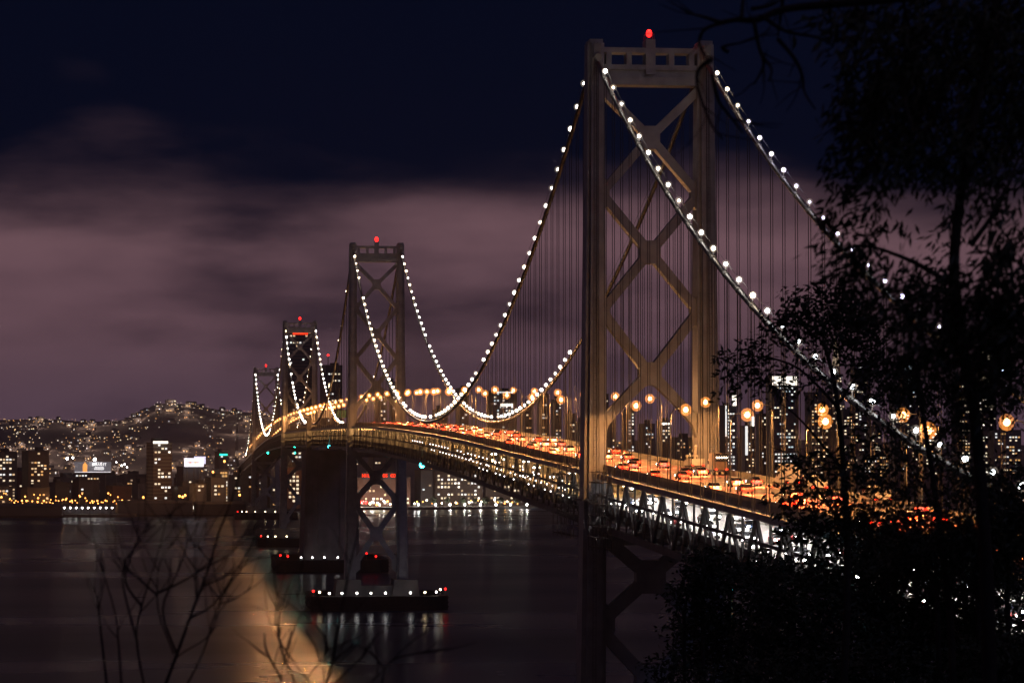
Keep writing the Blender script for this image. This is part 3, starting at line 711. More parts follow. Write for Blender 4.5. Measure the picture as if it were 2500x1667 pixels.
building('slim tower of small white lit windows seen through the portal of the second tower', 920, 950, 955, 3500, 2, .62, (2, 1, 2), fh=4.6, bay=3.6, seed=23, vlow=1040, ww=1.7, wh=2.2, name='skyscraper')
building('bluish narrow tower just right of the white windowed slim one', 953, 970, 932, 3550, 2, .30, (3, 2), fh=4.4, seed=24, vlow=1040, name='skyscraper')
sky = [  # u0,u1,vtop,dist,colour,lit,mats,label
 (1062, 1100, 1000, 3600, 1, .14, (0, 1, 4), 'dim block behind the low point of the near cable'),
 (1118, 1150, 948, 3500, 2, .20, (2, 1), 'narrow dark office tower left of the banded office block'),
 (1196, 1270, 955, 3400, 1, .26, (2, 3, 2, 1), 'broad office block with bright white floor bands behind the long span'),
 (1276, 1306, 985, 3550, 2, .22, (0, 1, 4), 'dark slab right of the broad banded office block'),
 (1316, 1345, 962, 3500, 2, .26, (1, 0, 4, 2), 'dark tower with scattered warm windows left of the nearest tower'),
 (1350, 1376, 975, 3450, 2, .30, (1, 2, 0), 'narrow tower with a bright column of windows close to the nearest tower'),
 (1384, 1410, 1010, 3600, 1, .2, (1, 0), 'block half hidden by the near leg of the nearest tower'),
 (1466, 1490, 962, 3700, 2, .12, (1, 4), 'dim tower inside the left of the nearest tower portal'),
 (1486, 1508, 1022, 3400, 2, .24, (2, 1), 'short dark block inside the left of the portal arch'),
 (1528, 1554, 1000, 3450, 2, .85, (2, 2, 6, 1), 'bright white windowed tower under the portal arch of the nearest tower'),
 (1566, 1606, 1035, 3600, 1, .2, (2, 3, 0), 'grey block right of the bright white windowed tower'),
 (1608, 1646, 1028, 3500, 2, .22, (1, 2), 'block with a flat bright roof band under the portal arch'),
 (1640, 1700, 1068, 3350, 2, .36, (1, 4, 0, 1), 'wide low block with yellow windows beside the far leg of the nearest tower'),
 (1762, 1806, 990, 3400, 1, .55, (2, 6, 2, 3), 'lavender white lit tower right of the far leg of the nearest tower'),
 (1812, 1850, 1040, 3600, 2, .24, (1, 0, 2), 'dark block right of the lavender white tower'),
 (1878, 1956, 918, 3450, 2, .20, (1, 2, 3), 'tower with a large glowing white top box behind the trees'),
 (1972, 2032, 958, 3500, 0, .34, (1, 4, 1, 0), 'brown tower with warm window rows right of the glowing top box'),
 (2052, 2104, 1000, 3450, 2, .34, (1, 1, 4), 'stout block with warm window rows behind the lamp lit trees'),
 (2082, 2132, 890, 3700, 2, .16, (1, 2), 'tall dim tower behind the tree trunk'),
 (2120, 2160, 1040, 3500, 1, .34, (1, 4), 'lower block between the trees right of the stout block'),
 (2178, 2256, 960, 3600, 2, .18, (2, 1, 0), 'broad dark tower behind dense foliage'),
 (2250, 2306, 1040, 3450, 2, .30, (1, 2, 6), 'block with bright windows low in the foliage gap'),
 (2330, 2380, 930, 3550, 0, .26, (1, 1, 4), 'stepped warm lit tower left of the tallest right tower'),
 (2383, 2440, 832, 3600, 2, .24, (1, 6, 1), 'tallest tower at the right with two red roof lights'),
 (2420, 2500, 1050, 3450, 1, .34, (1, 2, 4), 'wide lit block at the right edge behind the trees'),
 (2200, 2250, 890, 3750, 2, .12, (3, 2), 'slim pale blue topped tower in the dark foliage'),
 (1850, 1880, 1010, 3500, 2, .3, (1, 2), 'narrow block left of the glowing top box tower'),
 (2100, 2180, 1110, 3250, 2, .34, (1, 2, 4), 'wide waterfront block behind the trees'),
 (1880, 1960, 1100, 3250, 2, .5, (2, 2, 3), 'low white windowed block under the glowing top box tower'),
 (1700, 1765, 1080, 3500, 2, .25, (2, 1), 'block behind the far leg of the nearest tower'),
 (1410, 1470, 1030, 3500, 2, .18, (1, 2), 'block behind the near leg of the nearest tower'),
]
for i, (a, b_, v, d, c, l_, ms_, lab) in enumerate(sky):
    T, wy, h, th = building(lab, a, b_, v, d, c, l_, ms_, fh=3.9, bay=3.5, seed=40+i, vlow=1160, name='skyscraper', maxw=230)
    if 'glowing white top' in lab: MB().box((-.3, 0, h-5.5), (.5, wy-1, 10.5)).build('glowing_panel', WIN[6], T)
    if 'lavender' in lab:
        MB().box((-.3, -wy*.3, h+6), (2, 4.5, 12)).build('lit_fin', WIN[6], T); MB().box((-.3, wy*.35, h-18), (1, 3, 36)).build('lit_fin', WIN[2], T)
    if 'flat bright roof' in lab: MB().box((-.3, 0, h-3), (.5, wy, 2.2)).build('lit_band', WIN[6], T)
    if 'two red' in lab:
        for k in (-.4, .4): put('beacon', _sph(1.4, M['e_red']), T, (0, k*wy, h+6)); MB().tube([(0, k*wy, h), (0, k*wy, h+5)], .3, 5).build('beacon_post', M['pole'], T)
    if 'bright white floor bands' in lab:
        MB().box((-.3, -2, h-16), (.5, wy*.5, 3)).build('lit_band', WIN[6], T); MB().box((-.3, 0, h-1.2), (.5, wy*.7, 1.6)).build('lit_band', WIN[2], T)
    if 'pale blue' in lab: MB().box((-.3, 0, h-4), (.5, wy*.8, 5)).build('lit_crown', WIN[3], T)
py = at(2040, 815, 3800); hh = py.z-2.5
T = thing('pyramid_tower', 'slender pyramid tower with lit tip and red top light among the trees', 'skyscraper', (py.x, py.y, 2.5), math.atan2(py.y-CAM.y, py.x-CAM.x)+GRID)
MB().hexa([(-22, -22, 0), (22, -22, 0), (22, 22, 0), (-22, 22, 0), (-4, -4, hh*.8), (4, -4, hh*.8), (4, 4, hh*.8), (-4, 4, hh*.8)]).build('wall', BLD[3], T)
MB().hexa([(-4, -4, hh*.8), (4, -4, hh*.8), (4, 4, hh*.8), (-4, 4, hh*.8), (-.4, -.4, hh), (.4, -.4, hh), (.4, .4, hh), (-.4, .4, hh)]).build('lit_tip', WIN[5], T)
put('beacon', _sph(1.5, M['e_red']), T, (0, 0, hh+1))
for k in range(40):
    z = random.uniform(.35, .75)*hh; w = lerp(22, 4, z/(hh*.8)); o = put('window', win_mesh(2.2, 1.6, WIN[random.choice((0, 1, 1))]), T, (-w-.1, random.uniform(-.8, .8)*w, z))

# --- waterfront between the tower legs and under the long span
T, wy, h, th = building('waterfront office block with a red lettered roof sign behind the second tower', 858, 1004, 1166, 3060, 4, .34, (1, 1, 6, 0, 5), fh=4.2, bay=4, seed=60, rooftop=False, ww=2.2, wh=2.0, thick=30, vlow=1240, rot=R(3))
sp = at(937.5, 1161, 3050); sg = MB().box((0, 0, 0), (.3, 50, 8)).build('sign_frame', BLD[2], None, loc=(0, 0, 0)); bpy.data.objects.remove(sg)
SG = thing('roof_sign', 'red glowing letters of a coffee company sign on the waterfront roof', 'sign', (sp.x, sp.y, sp.z), math.atan2(sp.y-CAM.y, sp.x-CAM.x))
MB().box((.6, 0, 0), (.3, 47, 7)).build('backboard', BLD[2], SG)
for k in range(-3, 4): MB().box((1.2, k*7, -5), (.4, .4, 8)).build('strut', M['pole'], SG)
chars = 'HILLS BROS COFFEE'
for k, ch in enumerate(chars):
    if ch == ' ': continue
    o = put('letter', text_mesh(ch, 5.0, M['e_sign_red'], .12, xs=.82), SG, (0, -(k-8)*2.72, 0)); o.matrix_basis = Matrix(((0, 0, -1, 0), (-1, 0, 0, -(k-8)*2.72), (0, 1, 0, 0), (0, 0, 0, 1)))
building('grey windowless block with framed panels right of the second tower foot', 1020, 1064, 1148, 3100, 1, .10, (3, 5), seed=61, fh=4.4, rooftop=False, vlow=1240)
building('long waterfront office with rows of bright windows under the long span', 1060, 1180, 1150, 3110, 0, .36, (6, 1, 1, 2, 5), fh=4.0, bay=3.6, seed=62, ww=2.1, wh=1.9, maxw=300, vlow=1236, rot=R(3))
building('right hand waterfront office with bright windows under the long span', 1184, 1290, 1170, 3120, 0, .32, (1, 6, 1, 0, 5), fh=4.0, bay=3.6, seed=63, ww=2.1, wh=1.9, vlow=1236, rot=R(3))
building('brown block seen between the legs of the third tower', 690, 745, 1140, 2960, 4, .5, (1, 1, 0), fh=4.1, bay=4, seed=64, ww=2.4, wh=2.2, vlow=1225)
building('white striped office stack behind the third tower legs', 700, 748, 1098, 3150, 3, .4, (2, 1), fh=4, seed=65, bands=1.0, vlow=1150)
building('pale lit tower seen between the legs of the farthest tower', 655, 684, 1135, 3000, 3, .35, (1, 4), seed=66)
building('dark tower behind the cross bracing of the second tower', 905, 940, 1108, 3300, 2, .3, (1, 2, 0), seed=67, vlow=1170)
building('grey tower right of the one behind the second tower bracing', 950, 985, 1120, 3350, 1, .26, (2, 1), seed=68, vlow=1170)

# --- billboards
def billboard(label, u0, u1, v0, v1, d, m, gz=2.5):
    p = at((u0+u1)/2, (v0+v1)/2, d); w = (u1-u0)*d/FPX; h = (v1-v0)*d/FPX
    T = thing('billboard', label, 'billboard', (p.x, p.y, p.z), math.atan2(p.y-CAM.y, p.x-CAM.x))
    MB().box((0, 0, 0), (.5, w, h)).build('panel', m, T)
    MB().box((-.15, 0, -h/2-.25), (1.2, w+.6, .5)).build('catwalk', M['pole'], T)
    for k in (-.35, 0, .35): MB().tube([(1.2, k*w, -h/2+1), (1.2, k*w, gz-p.z)], .5, 6).build('post', M['pole'], T)
    return T, w, h
def put_text(T, txt, size, y, z, m, xs=1, rot=0):
    me = text_mesh(txt, size, m, .03, xs=xs); o = put('lettering', me, T)
    ca, sa = math.cos(rot), math.sin(rot)
    o.matrix_basis = Matrix(((0, 0, -1, -.34), (-ca, sa, 0, y), (sa, ca, 0, z), (0, 0, 0, 1))); return o
pm = mat('billboard_grey_print', (.22, .22, .25), .5, 0, .3, .35, emis=(.55, .56, .66), estr=.16)
M['e_print'] = em('billboard_white_print', (1, .98, 1), 1.6); M['e_bottle'] = em('bottle_print', (1, .42, .10), 1.0)
T, w, h = billboard('large floodlit grey billboard with white lettering and an orange bottle', 182, 271, 1127, 1153, 3010, pm)
word = 'BULLEIT'
for k, ch in enumerate(word):
    a = (k-3)/3.; put_text(T, ch, 3.9, -6.6-a*6.4, 2.6+.75*(1-a*a), M['e_print'], .95, -a*.12*-1)
put_text(T, 'FRONTIER', 2.0, -6.6, -.1, M['e_print']); put_text(T, 'WHISKEY', 2.5, -6.6, -2.0, M['e_print']); put_text(T, '', 1, 0, 0, M['e_print']) if False else None
bt = MB(); bt.prism([(-.36, 8.0+a, z) for a, z in ((-2.3, -5.0), (2.3, -5.0), (2.3, 2.2), (1.5, 3.6), (.7, 4.0), (.7, 5.2), (-.7, 5.2), (-.7, 4.0), (-1.5, 3.6), (-2.3, 2.2))], None, (.1, 0, 0)); bt.build('bottle_print', M['e_bottle'], T)
MB().box((-.36, 0, -h/2+.5), (.1, w*.98, .35)).build('light_strip', M['e_print'], T)
fp = put('floodlight', _sph(1.5, M['e_head']), T, (-2, -2, h/2+2.4)); MB().tube([(-2, -2, h/2+2.2), (0, -2, h/2)], .15, 5).build('floodlight_arm', M['pole'], T)
wb = em('billboard_glow_print', (.92, .90, 1), 1.5)
T, w, h = billboard('bright white billboard with pink picture over the grey block', 450, 497, 1118, 1139, 3030, wb)
for k in range(5): MB().prism([(-.38, -4+k*2.6+1.6*math.cos(t), 1.6*math.sin(t)*(.6+.2*(k % 2))) for t in [j*math.pi/4 for j in range(8)]], None, (.08, 0, 0)).build('print_blot', em('print_pink_%d' % k, ((1, .6, .62), (.9, .75, .5), (.7, .75, 1), (1, .5, .4), (.8, .8, .9))[k], .9), T)
billboard('small white lit panel behind the bright white billboard', 474, 502, 1114, 1132, 3045, em('panel_lavender', (.72, .70, .95), 1.0))

# --- waterfront lamps
def shore_lamp(u, v, d, m, r, label, group, light=0, gz=2.6):
    p = at(u, v, d); T = thing('waterfront_lamp', label, 'street lamp', (p.x, p.y, gz), 0, group); hgt = max(2, p.z-gz)
    MB().tube([(0, 0, 0), (0, 0, hgt-r*.5)], .18, 5).build('pole', M['pole'], T); put('globe', _sph(r, M[m]), T, (0, 0, hgt))
    if light: bulb_shared('shore_light_'+m, T, (-1.2, 0, hgt+1.2), (1, .5, .2) if m == 'e_street' else (1, .92, .85), light, .5)
rd = random.Random(5)
for i in range(64):
    u = -8+i*4.9+rd.uniform(-3, 3); v = rd.choice((1206, 1214, 1220, 1223, 1226))+rd.uniform(-3, 3)
    shore_lamp(u, v, 2830+rd.uniform(0, 120), 'e_street', rd.choice((.55, .6, .7, .95)), 'amber street lamp in the row along the left quay road', 'amber lamps on the left quay', 1200 if i % 3 == 0 else 0)
for i in range(9): u = 157+i*14.6; shore_lamp(u, 1239, 2725, 'e_white', .8, 'small white lamp on the dark pier shed, %s from the left' % ORD[i], 'white lamps on the pier shed', 0)
for i, u in enumerate((350, 438, 446, 452, 520, 548, 585)): shore_lamp(u, (1214, 1211, 1213, 1209, 1152, 1126, 1208)[i], 2880, 'e_street', 1.2, 'large amber quay lamp, %s of seven between the apartment tower and bridge end' % ORD[i], 'amber lamps by the bridge end', 1500)
for i, u in enumerate((164, 178, 284, 297, 304, 310)): shore_lamp(u, (1119, 1117, 1128, 1136, 1133, 1140)[i], 3150, 'e_white', (1.5, 1.1, .7, .9, .9, .7)[i], 'white floodlight mast beside the grey billboard, %s from the left' % ORD[i], 'white floodlights by the billboard', 0)
for i in range(13): u = 1026+i*37.4-rd.uniform(0, 5); shore_lamp(u, 1232+rd.uniform(-1, 1), 3050, 'e_white', 1.15, 'white promenade lamp under the long span, %s from the left' % ORD[i], 'white promenade lamps', 5000) if u < 1310 else None
for i in range(26): shore_lamp(1010+i*11+rd.uniform(-4, 4), rd.uniform(1219, 1230), 3070, 'e_street' if i % 3 else 'e_cablew', .85, 'small amber promenade lamp under the long span, %s from the left' % ORD[i], 'amber promenade lamps', 3000 if i % 4 == 0 else 0)
for i in range(14): shore_lamp(868+i*8.6+rd.uniform(-2, 2), rd.uniform(1222, 1236), 3030, ('e_street', 'e_cablew', 'e_white')[i % 3], 1.0, 'promenade lamp behind the legs of the second tower, %s from the left' % ORD[i], 'promenade lamps by the second tower', 4000 if i % 3 == 2 else 2000)
for i in range(3): shore_lamp(880+i*7, 1225+i*.4, 3020, 'e_red', 1.5, 'red signal lamp on the quay behind the second tower, %s from the left' % ORD[i], 'red quay signals', 2000)
shore_lamp(715, 1247, 2890, 'e_white', 1.2, 'single bluish white lamp low behind the third tower pier', None, 2500)

# --- quay sheds and piers, left
def shed(label, u0, u1, vt, d, thick=40, gz=1.5):
    p = at((u0+u1)/2, 1083, d); w = (u1-u0)*d/FPX; h = at(u0, vt, d).z-gz
    T = thing('pier_shed', label, 'shed', (p.x, p.y, gz), math.atan2(p.y-CAM.y, p.x-CAM.x)+R(3))
    MB().box((thick/2, 0, h/2), (thick, w, h)).build('wall', BLD[2], T)
    MB().prism([(-1, -w/2-.5, h), (thick+1, -w/2-.5, h), (thick/2, -w/2-.5, h+2.4)], None, (0, w+1, 0)).build('roof', BLD[5], T)
    MB().box((thick/2-3, 0, -1.2), (thick+8, w+4, 2.2)).build('deck', M['timber'], T)
    for k in range(int(w/7)): MB().tube([(-4, -w/2+3+k*7, -6), (-4, -w/2+3+k*7, -1)], .4, 5).build('pile', M['timber'], T)
shed('long dark pier shed at the left end of the quay', -60, 150, 1236, 2700)
shed('dark pier shed with small white lamps along its front', 150, 282, 1238, 2740)
shed('dark pier shed between the lamp shed and the bridge', 290, 470, 1228, 2760)
shed('dark low pier shed touching the far bridge pier', 478, 600, 1230, 2770)
# promenade hedge-like trees on the right quay
def blob_tree(label, u, d, h, r, n=260, seed=1):
    rd = random.Random(seed); p = dirp(u, d, 2.6); T = thing('quay_tree', label, 'tree', tuple(p), 0, 'round trees along the promenade')
    MB().tube([(0, 0, 0), (0, 0, h*.6)], [.35, .2], 6).build('trunk', M['bark'], T); b = MB()
    for _ in range(n):
        v = Vector((rd.gauss(0, 1), rd.gauss(0, 1), rd.gauss(0, .8))).normalized()*r*rd.uniform(.4, 1.05); c = Vector((0, 0, h*.68))+v
        a = Vector((rd.uniform(-1, 1), rd.uniform(-1, 1), rd.uniform(-1, 1))).normalized()*r*.28; e = a.orthogonal().normalized()*r*.2; k = len(b.v)
        b.v += [tuple(c-a), tuple(c+e), tuple(c+a), tuple(c-e)]; b.f.append((k, k+1, k+2, k+3))
    b.build('crown', M['leaf2'], T)
for i, (u, r) in enumerate(((1058, 3.6), (1092, 2.8), (1130, 3.2), (1160, 2.6), (1186, 4.0), (1222, 3.0), (1262, 3.4), (1300, 3.0))): blob_tree('round dark tree on the promenade, %s from the left under the long span' % ORD[i], u, 3056, 10, r, seed=i)

# ================================================================== HILLSIDE HOUSES
hw = [MB().box((4, 0, 3), (8, w, 6)).mesh('wall', BLD[k]) for w, k in ((9, 0), (12, 3), (7, 1))]
hr = [MB().prism([(-.5, -w/2-.4, 6), (8.5, -w/2-.4, 6), (4, -w/2-.4, 8.6)], None, (0, w+.8, 0)).mesh('roof', BLD[5]) for w in (9, 12, 7)]
hwin = [MB().box((0, 0, 0), (.2, 1.7, 1.5)).mesh('window', em('house_window_%d' % k, c, s*.6)) for k, (c, s) in enumerate((((1, .62, .26), 2.2), ((1, .78, .46), 2.6), ((1, .50, .16), 2.0), ((1, .88, .72), 2.2), ((.9, .92, 1), 1.8)))]
rd = random.Random(12); cnt = 0; tries = 0
while cnt < 300 and tries < 4000:
    tries += 1; u = rd.choice((rd.uniform(-20, 640), rd.uniform(-20, 640), rd.uniform(-20, 640), rd.uniform(640, 1700))); t = rd.random()**1.15; d = lerp(3950, 6080, t)
    if mnoise.noise(Vector((u*.012, d*.0015, 5)))+rd.uniform(-.35, .45) < -.02: continue
    if u > 640 and rd.random() < .3: continue
    z = hill_z(u, d); p = dirp(u, d, z-.8); k = rd.randrange(3)
    T = thing('hillside_house', 'small house with lit windows on the distant hillside', 'house', tuple(p), math.atan2(p.y-CAM.y, p.x-CAM.x)+rd.uniform(-.5, .5), 'houses on the far hillside')
    put('wall', hw[k], T); put('roof', hr[k], T)
    for q_ in range(rd.choice((1, 1, 1, 2, 2, 3))): put('window', rd.choice(hwin), T, (-.2, rd.uniform(-3, 3), rd.uniform(2.2, 4.6)))
    if cnt % 3 == 0: bulb_shared('hill_fill_light', T, (-9, 0, 15), (1, .66, .50), 15000, 1.5)  # unseen fill lamp added above some houses to lighten the hillside
    cnt += 1
# the far, uncountable sprinkle of lit windows on the slopes
b = [MB() for _ in range(4)]
for _ in range(1900):
    u = rd.uniform(-20, 660) if rd.random() < .8 else rd.uniform(660, 1800); d = lerp(3920, 6090, rd.random()); 
    if mnoise.noise(Vector((u*.012, d*.0015, 5)))+rd.uniform(-.4, .4) < .0: continue
    p = dirp(u, d, hill_z(u, d)+3); w_ = rd.choice((.7, .9, 1.1, 1.5)); rd.choice(b).box(tuple(p), (.5, w_, w_*.9))
for k in range(4): o = struct(b[k].build('hillside_lights', em('hill_light_%d' % k, ((1, .6, .25), (1, .75, .45), (1, .85, .7), (1, .45, .14))[k], (1.5, 1.7, 1.3, 1.4)[k])), 'stuff')
# hilltop block with a lit row
building('long hilltop house with a row of bright windows on the hill crest', 413, 440, 990, 6050, 0, .8, (1, 6, 1), fh=5, bay=5, gz=hill_z(425, 6050)-1, thick=10, ww=3.6, wh=4.2, seed=77, rooftop=False)

# ================================================================== NAVIGATION LAMPS, GANTRY, SCAFFOLD
def nav(u, v, y, m, r, label, c, pw=600):
    p = on_y(u, v, y); T = thing('navigation_lamp', label, 'navigation lamp', tuple(p))
    MB().tube([(0, 0, max(.3, road(p.x)-10.4-p.z) if p.z > 50 else .5), (0, 0, 0)], .08, 5).build('hanger', M['pole'], T); put('lens', _sph(r, M[m]), T)
    bulb(T, (0, .3, -r-.3), c, pw, .3)
nav(1030.6, 1135, H, 'e_cyan', .85, 'bright cyan navigation lamp hung under the middle of the long span', (.1, .9, 1), 1500)
nav(804, 1090, H, 'e_cyan', .75, 'cyan navigation lamp under the span left of the second tower', (.1, .9, 1))
nav(720, 1090, H, 'e_green', .55, 'upper of two green navigation lamps under the deck near the third tower', (.05, 1, .6))
nav(720, 1105, H, 'e_green', .5, 'lower of two green navigation lamps under the deck near the third tower', (.05, 1, .6))
nav(654, 1105, H, 'e_green', .7, 'green navigation lamp under the far span between third and farthest tower', (.05, 1, .6))
gx_ = X5+330
T = thing('sign_gantry', 'overhead sign gantry across the road beyond the second tower', 'gantry', (gx_, 0, road(gx_)))
for s in (1, -1): MB().tube([(0, s*8.9, .5), (0, s*8.9, 9.2)], .3, 8).build('post', M['pole'], T)
for zz in (6.2, 8.8): MB().tube([(0, -9, zz), (0, 9, zz)], .22, 6).build('beam', M['pole'], T)
sgn_g = mat('green_sign_sheet', (.02, .16, .10), .5, 0, .5, .1); sgn_w = mat('white_sign_sheet', (.7, .7, .68), .5, 0, .5, .05)
MB().box((-.5, 4.6, 7.5), (.15, 7.4, 4.2)).build('sign_panel', sgn_w, T); MB().box((-.5, -5.0, 7.5), (.15, 6.2, 4.2)).build('sign_panel', sgn_g, T)
for s, x0, x1, lab in ((1, 15, 40, 'steel access scaffold hung on the deck left of the nearest tower leg'), (1, -26, -8, 'steel access scaffold hung on the deck right of the nearest tower leg')):
    T = thing('scaffold', lab, 'scaffold', ((x0+x1)/2, 0, 0)); xs_ = [x0+(x1-x0)*k/4-(x0+x1)/2 for k in range(5)]; rd = random.Random(int(x0))
    for yy in (H+.9, H+2.3):
        for x in xs_: MB().tube([(x, yy, road(x0)-13.5), (x, yy, road(x0)+.6)], .07, 5).build('standard', M['pole'], T)
        for k in range(8):
            zz = road(x0)-13+k*1.9; MB().tube([(xs_[0]-.4, yy, zz), (xs_[-1]+.4, yy, zz)], .06, 5).build('ledger', M['pole'], T)
    for k in range(7):
        zz = road(x0)-12.9+k*1.9
        if k % 2 == 0: MB().box((0, H+1.6, zz), (xs_[-1]-xs_[0], 1.3, .08)).build('platform', M['timber'], T)
        a = rd.randrange(4); MB().tube([(xs_[a], H+2.35, zz), (xs_[a+1], H+2.35, zz+1.9)], .05, 4).build('brace', M['pole'], T)

# ================================================================== VEHICLES
def wheel_mesh(r, w): return MB().tube([(0, -w/2, 0), (0, w/2, 0)], r, 14).mesh('wheel', M['rubber']), MB().tube([(0, -w/2-.02, 0), (0, w/2+.02, 0)], r*.55, 10).mesh('rim', M['hub'])
WH = wheel_mesh(.33, .22); WT = wheel_mesh(.5, .3)
def loft(profile, halfw, m, name):                    # side profile (x,z,inset) extruded across with tumblehome
    n = len(profile); b = MB()
    for s in (1, -1):
        for x, z, i_ in profile: b.v.append((x, s*(halfw-i_), z))
    b.f.append(tuple(range(n))); b.f.append(tuple(n+i for i in reversed(range(n))))
    for i in range(n): j = (i+1) % n; b.f.append((i, n+i, n+j, j))
    me = b.mesh(name, m, False)
    bm = bmesh.new(); bm.from_mesh(me); bmesh.ops.bevel(bm, geom=[e for e in bm.edges if e.calc_face_angle(0) > .5], offset=.05, segments=2, affect='EDGES'); bm.to_mesh(me); bm.free()
    me.polygons.foreach_set('use_smooth', [False]*len(me.polygons)); return me
CARP = [mat('car_paint_%d' % k, c, .3, .3, 4, .05, spec=.5) for k, c in enumerate(((.03, .03, .035), (.35, .35, .36), (.6, .6, .58), (.16, .02, .02), (.03, .05, .11)))]
bodyp = [(-2.2, .35, .06), (-2.25, .75, .04), (-2.1, .95, .03), (-1.3, 1.0, 0), (1.0, .95, 0), (2.05, .78, .05), (2.22, .55, .08), (2.2, .3, .1)]
cabp = [(-1.85, .96, .10), (-1.2, 1.42, .24), (.1, 1.46, .24), (.98, .94, .10)]
carb = [loft(bodyp, .89, p, 'body') for p in CARP]; carc = loft(cabp, .86, M['glassdark'], 'cabin'); carr = MB().box((-.55, 0, 1.455), (1.3, 1.24, .04))
carroof = [MB().box((-.55, 0, 1.46), (1.35, 1.2, .05)).mesh('roof', p) for p in CARP]
tailm = MB().box((0, 0, 0), (.10, .42, .20)).mesh('tail_lamp', M['e_tail']); headm = MB().box((0, 0, 0), (.10, .42, .22)).mesh('head_lamp', M['e_head'])
def car(x, y, z, heading, label, k, group, lower=False):
    slope = math.atan((road(x+2)-road(x-2))/4)
    T = thing('car', label, 'car', (x, y, z)); T.rotation_euler = (0, -slope if heading > 0 else slope, 0 if heading > 0 else math.pi); T['group'] = group
    put('body', carb[k], T); put('cabin', carc, T); put('roof', carroof[k], T)
    for a in (-1.35, 1.35):
        for s in (1, -1):
            w = put('wheel', WH[0], T, (a, s*.78, .33))
            if not lower: put('rim', WH[1], w)
    for s in (1, -1): put('tail_lamp', tailm, T, (-2.24, s*.62, .8)); put('head_lamp', headm, T, (2.2, s*.62, .68))
    if not lower: spot_down('tail_light', T, (-3.0, 0, 1.3), (1, .08, .02), 8500, .2, 150)
rd = random.Random(3); LANES = (6.9, 3.5, 0, -3.5, -6.9)
names_k = ('black', 'silver', 'white', 'dark red', 'navy'); LN = ('nearest', 'second', 'middle', 'fourth', 'farthest')
for li, yy in enumerate(LANES):
    x = -250+rd.uniform(0, 30); r_i = 0; l_i = 0
    rows = []
    while x < 640:
        rows.append(x); x += rd.uniform(34, 62) if li != 4 else rd.uniform(60, 100)
    if li == 4: rows = [q_ for q_ in rows if not -160 < q_ < 60]
    right = sorted([q_ for q_ in rows if q_ < 0], reverse=True); left = [q_ for q_ in rows if q_ >= 0]
    for q_ in rows:
        k = rd.randrange(5)
        lab = '%s car, red tail lights, %s lane, %s %s of the nearest tower' % (names_k[k], LN[li], ORD[(right if q_ < 0 else left).index(q_)], 'right' if q_ < 0 else 'left')
        car(q_, yy+rd.uniform(-.3, .3), road(q_)+.005, 1, lab, k, 'cars on the upper road')
for li, yy in enumerate((6.4, 3.2, 0, -3.2, -6.4)):
    x = -270+li*3.7
    while x < 330:
        car(x, yy, road(x)-6.88, -1, 'oncoming car with white headlights in the queue on the lower deck', rd.randrange(5), 'cars queuing on the lower deck', True); x += rd.uniform(24, 40) if x < -5 else rd.uniform(50, 90)
# maintenance vehicles on the far shoulder
WHITEP = mat('truck_white_paint', (.62, .60, .55), .45, 0, 2, .12); YEL = mat('truck_tan_paint', (.36, .26, .18), .5, 0, 2, .15)
def truck(x, y, label, box=None, bed=False, crane=False, board=False):
    T = thing('work_truck', label, 'truck', (x, y, road(x)+.005)); T['group'] = 'maintenance vehicles on the far shoulder'
    MB().box((0, 0, .75), (7.2, 2.2, .35)).build('chassis', M['steel2'], T)
    put('cab', loft([(1.6, .9, 0), (1.6, 2.75, .12), (2.9, 2.8, .14), (3.5, 1.8, .05), (4.4, 1.6, .05), (4.45, .7, .05)], 1.15, WHITEP, 'cab'), T)
    MB().box((1.58, 0, 2.1), (.05, 1.7, .7)).build('rear_window', M['glassdark'], T)
    for s in (1, -1): MB().box((2.4, s*1.12, 2.15), (1.0, .05, .6)).build('side_window', M['glassdark'], T)
    if box: MB().box((-1.2, 0, 2.35), (5.2, 2.4, 2.8)).build('cargo_box', box, T)
    else:
        MB().box((-1.2, 0, 1.15), (5.2, 2.3, .4)).build('flatbed', WHITEP, T)
        for s in (1, -1): MB().box((-1.2, s*1.12, 1.75), (5.2, .08, .9)).build('side_board', WHITEP, T)
        MB().box((-3.75, 0, 1.7), (.1, 2.2, .8)).build('tail_gate', WHITEP, T)
    if crane:
        MB().beam((-.5, 0, 1.4), (-1.6, 0, 4.4), .4, .4).build('crane_mast', WHITEP, T); MB().beam((-1.6, 0, 4.4), (1.8, 0, 3.3), .3, .3).build('crane_boom', WHITEP, T)
    if board:
        MB().box((-3.9, 0, 3.0), (.2, 2.3, 1.4)).build('arrow_board', M['timber'], T)
        for q_ in range(5): put('board_lamp', _sph(.13, M['e_cablew']), T, (-4.05, -.8+q_*.4, 3.0))
    for a in (-2.4, 3.1):
        for s in (1, -1): w = put('wheel', WT[0], T, (a, s*.98, .5)); put('rim', WT[1], w)
    for s in (1, -1): put('tail_lamp', tailm, T, (-3.86, s*.95, 1.0))
truck(-8, -6.7, 'white crane truck parked on the far shoulder inside the portal', crane=True)
truck(-30, -6.7, 'tan box truck with an arrow board behind the white crane truck', box=YEL, board=True)
truck(-86, -6.9, 'white box truck parked beside the far leg of the nearest tower', box=WHITEP)
truck(-104, -6.9, 'white flatbed truck parked right behind the white box truck')
truck(-142, -6.8, 'cream flatbed truck alone on the far shoulder near the trees', bed=True)

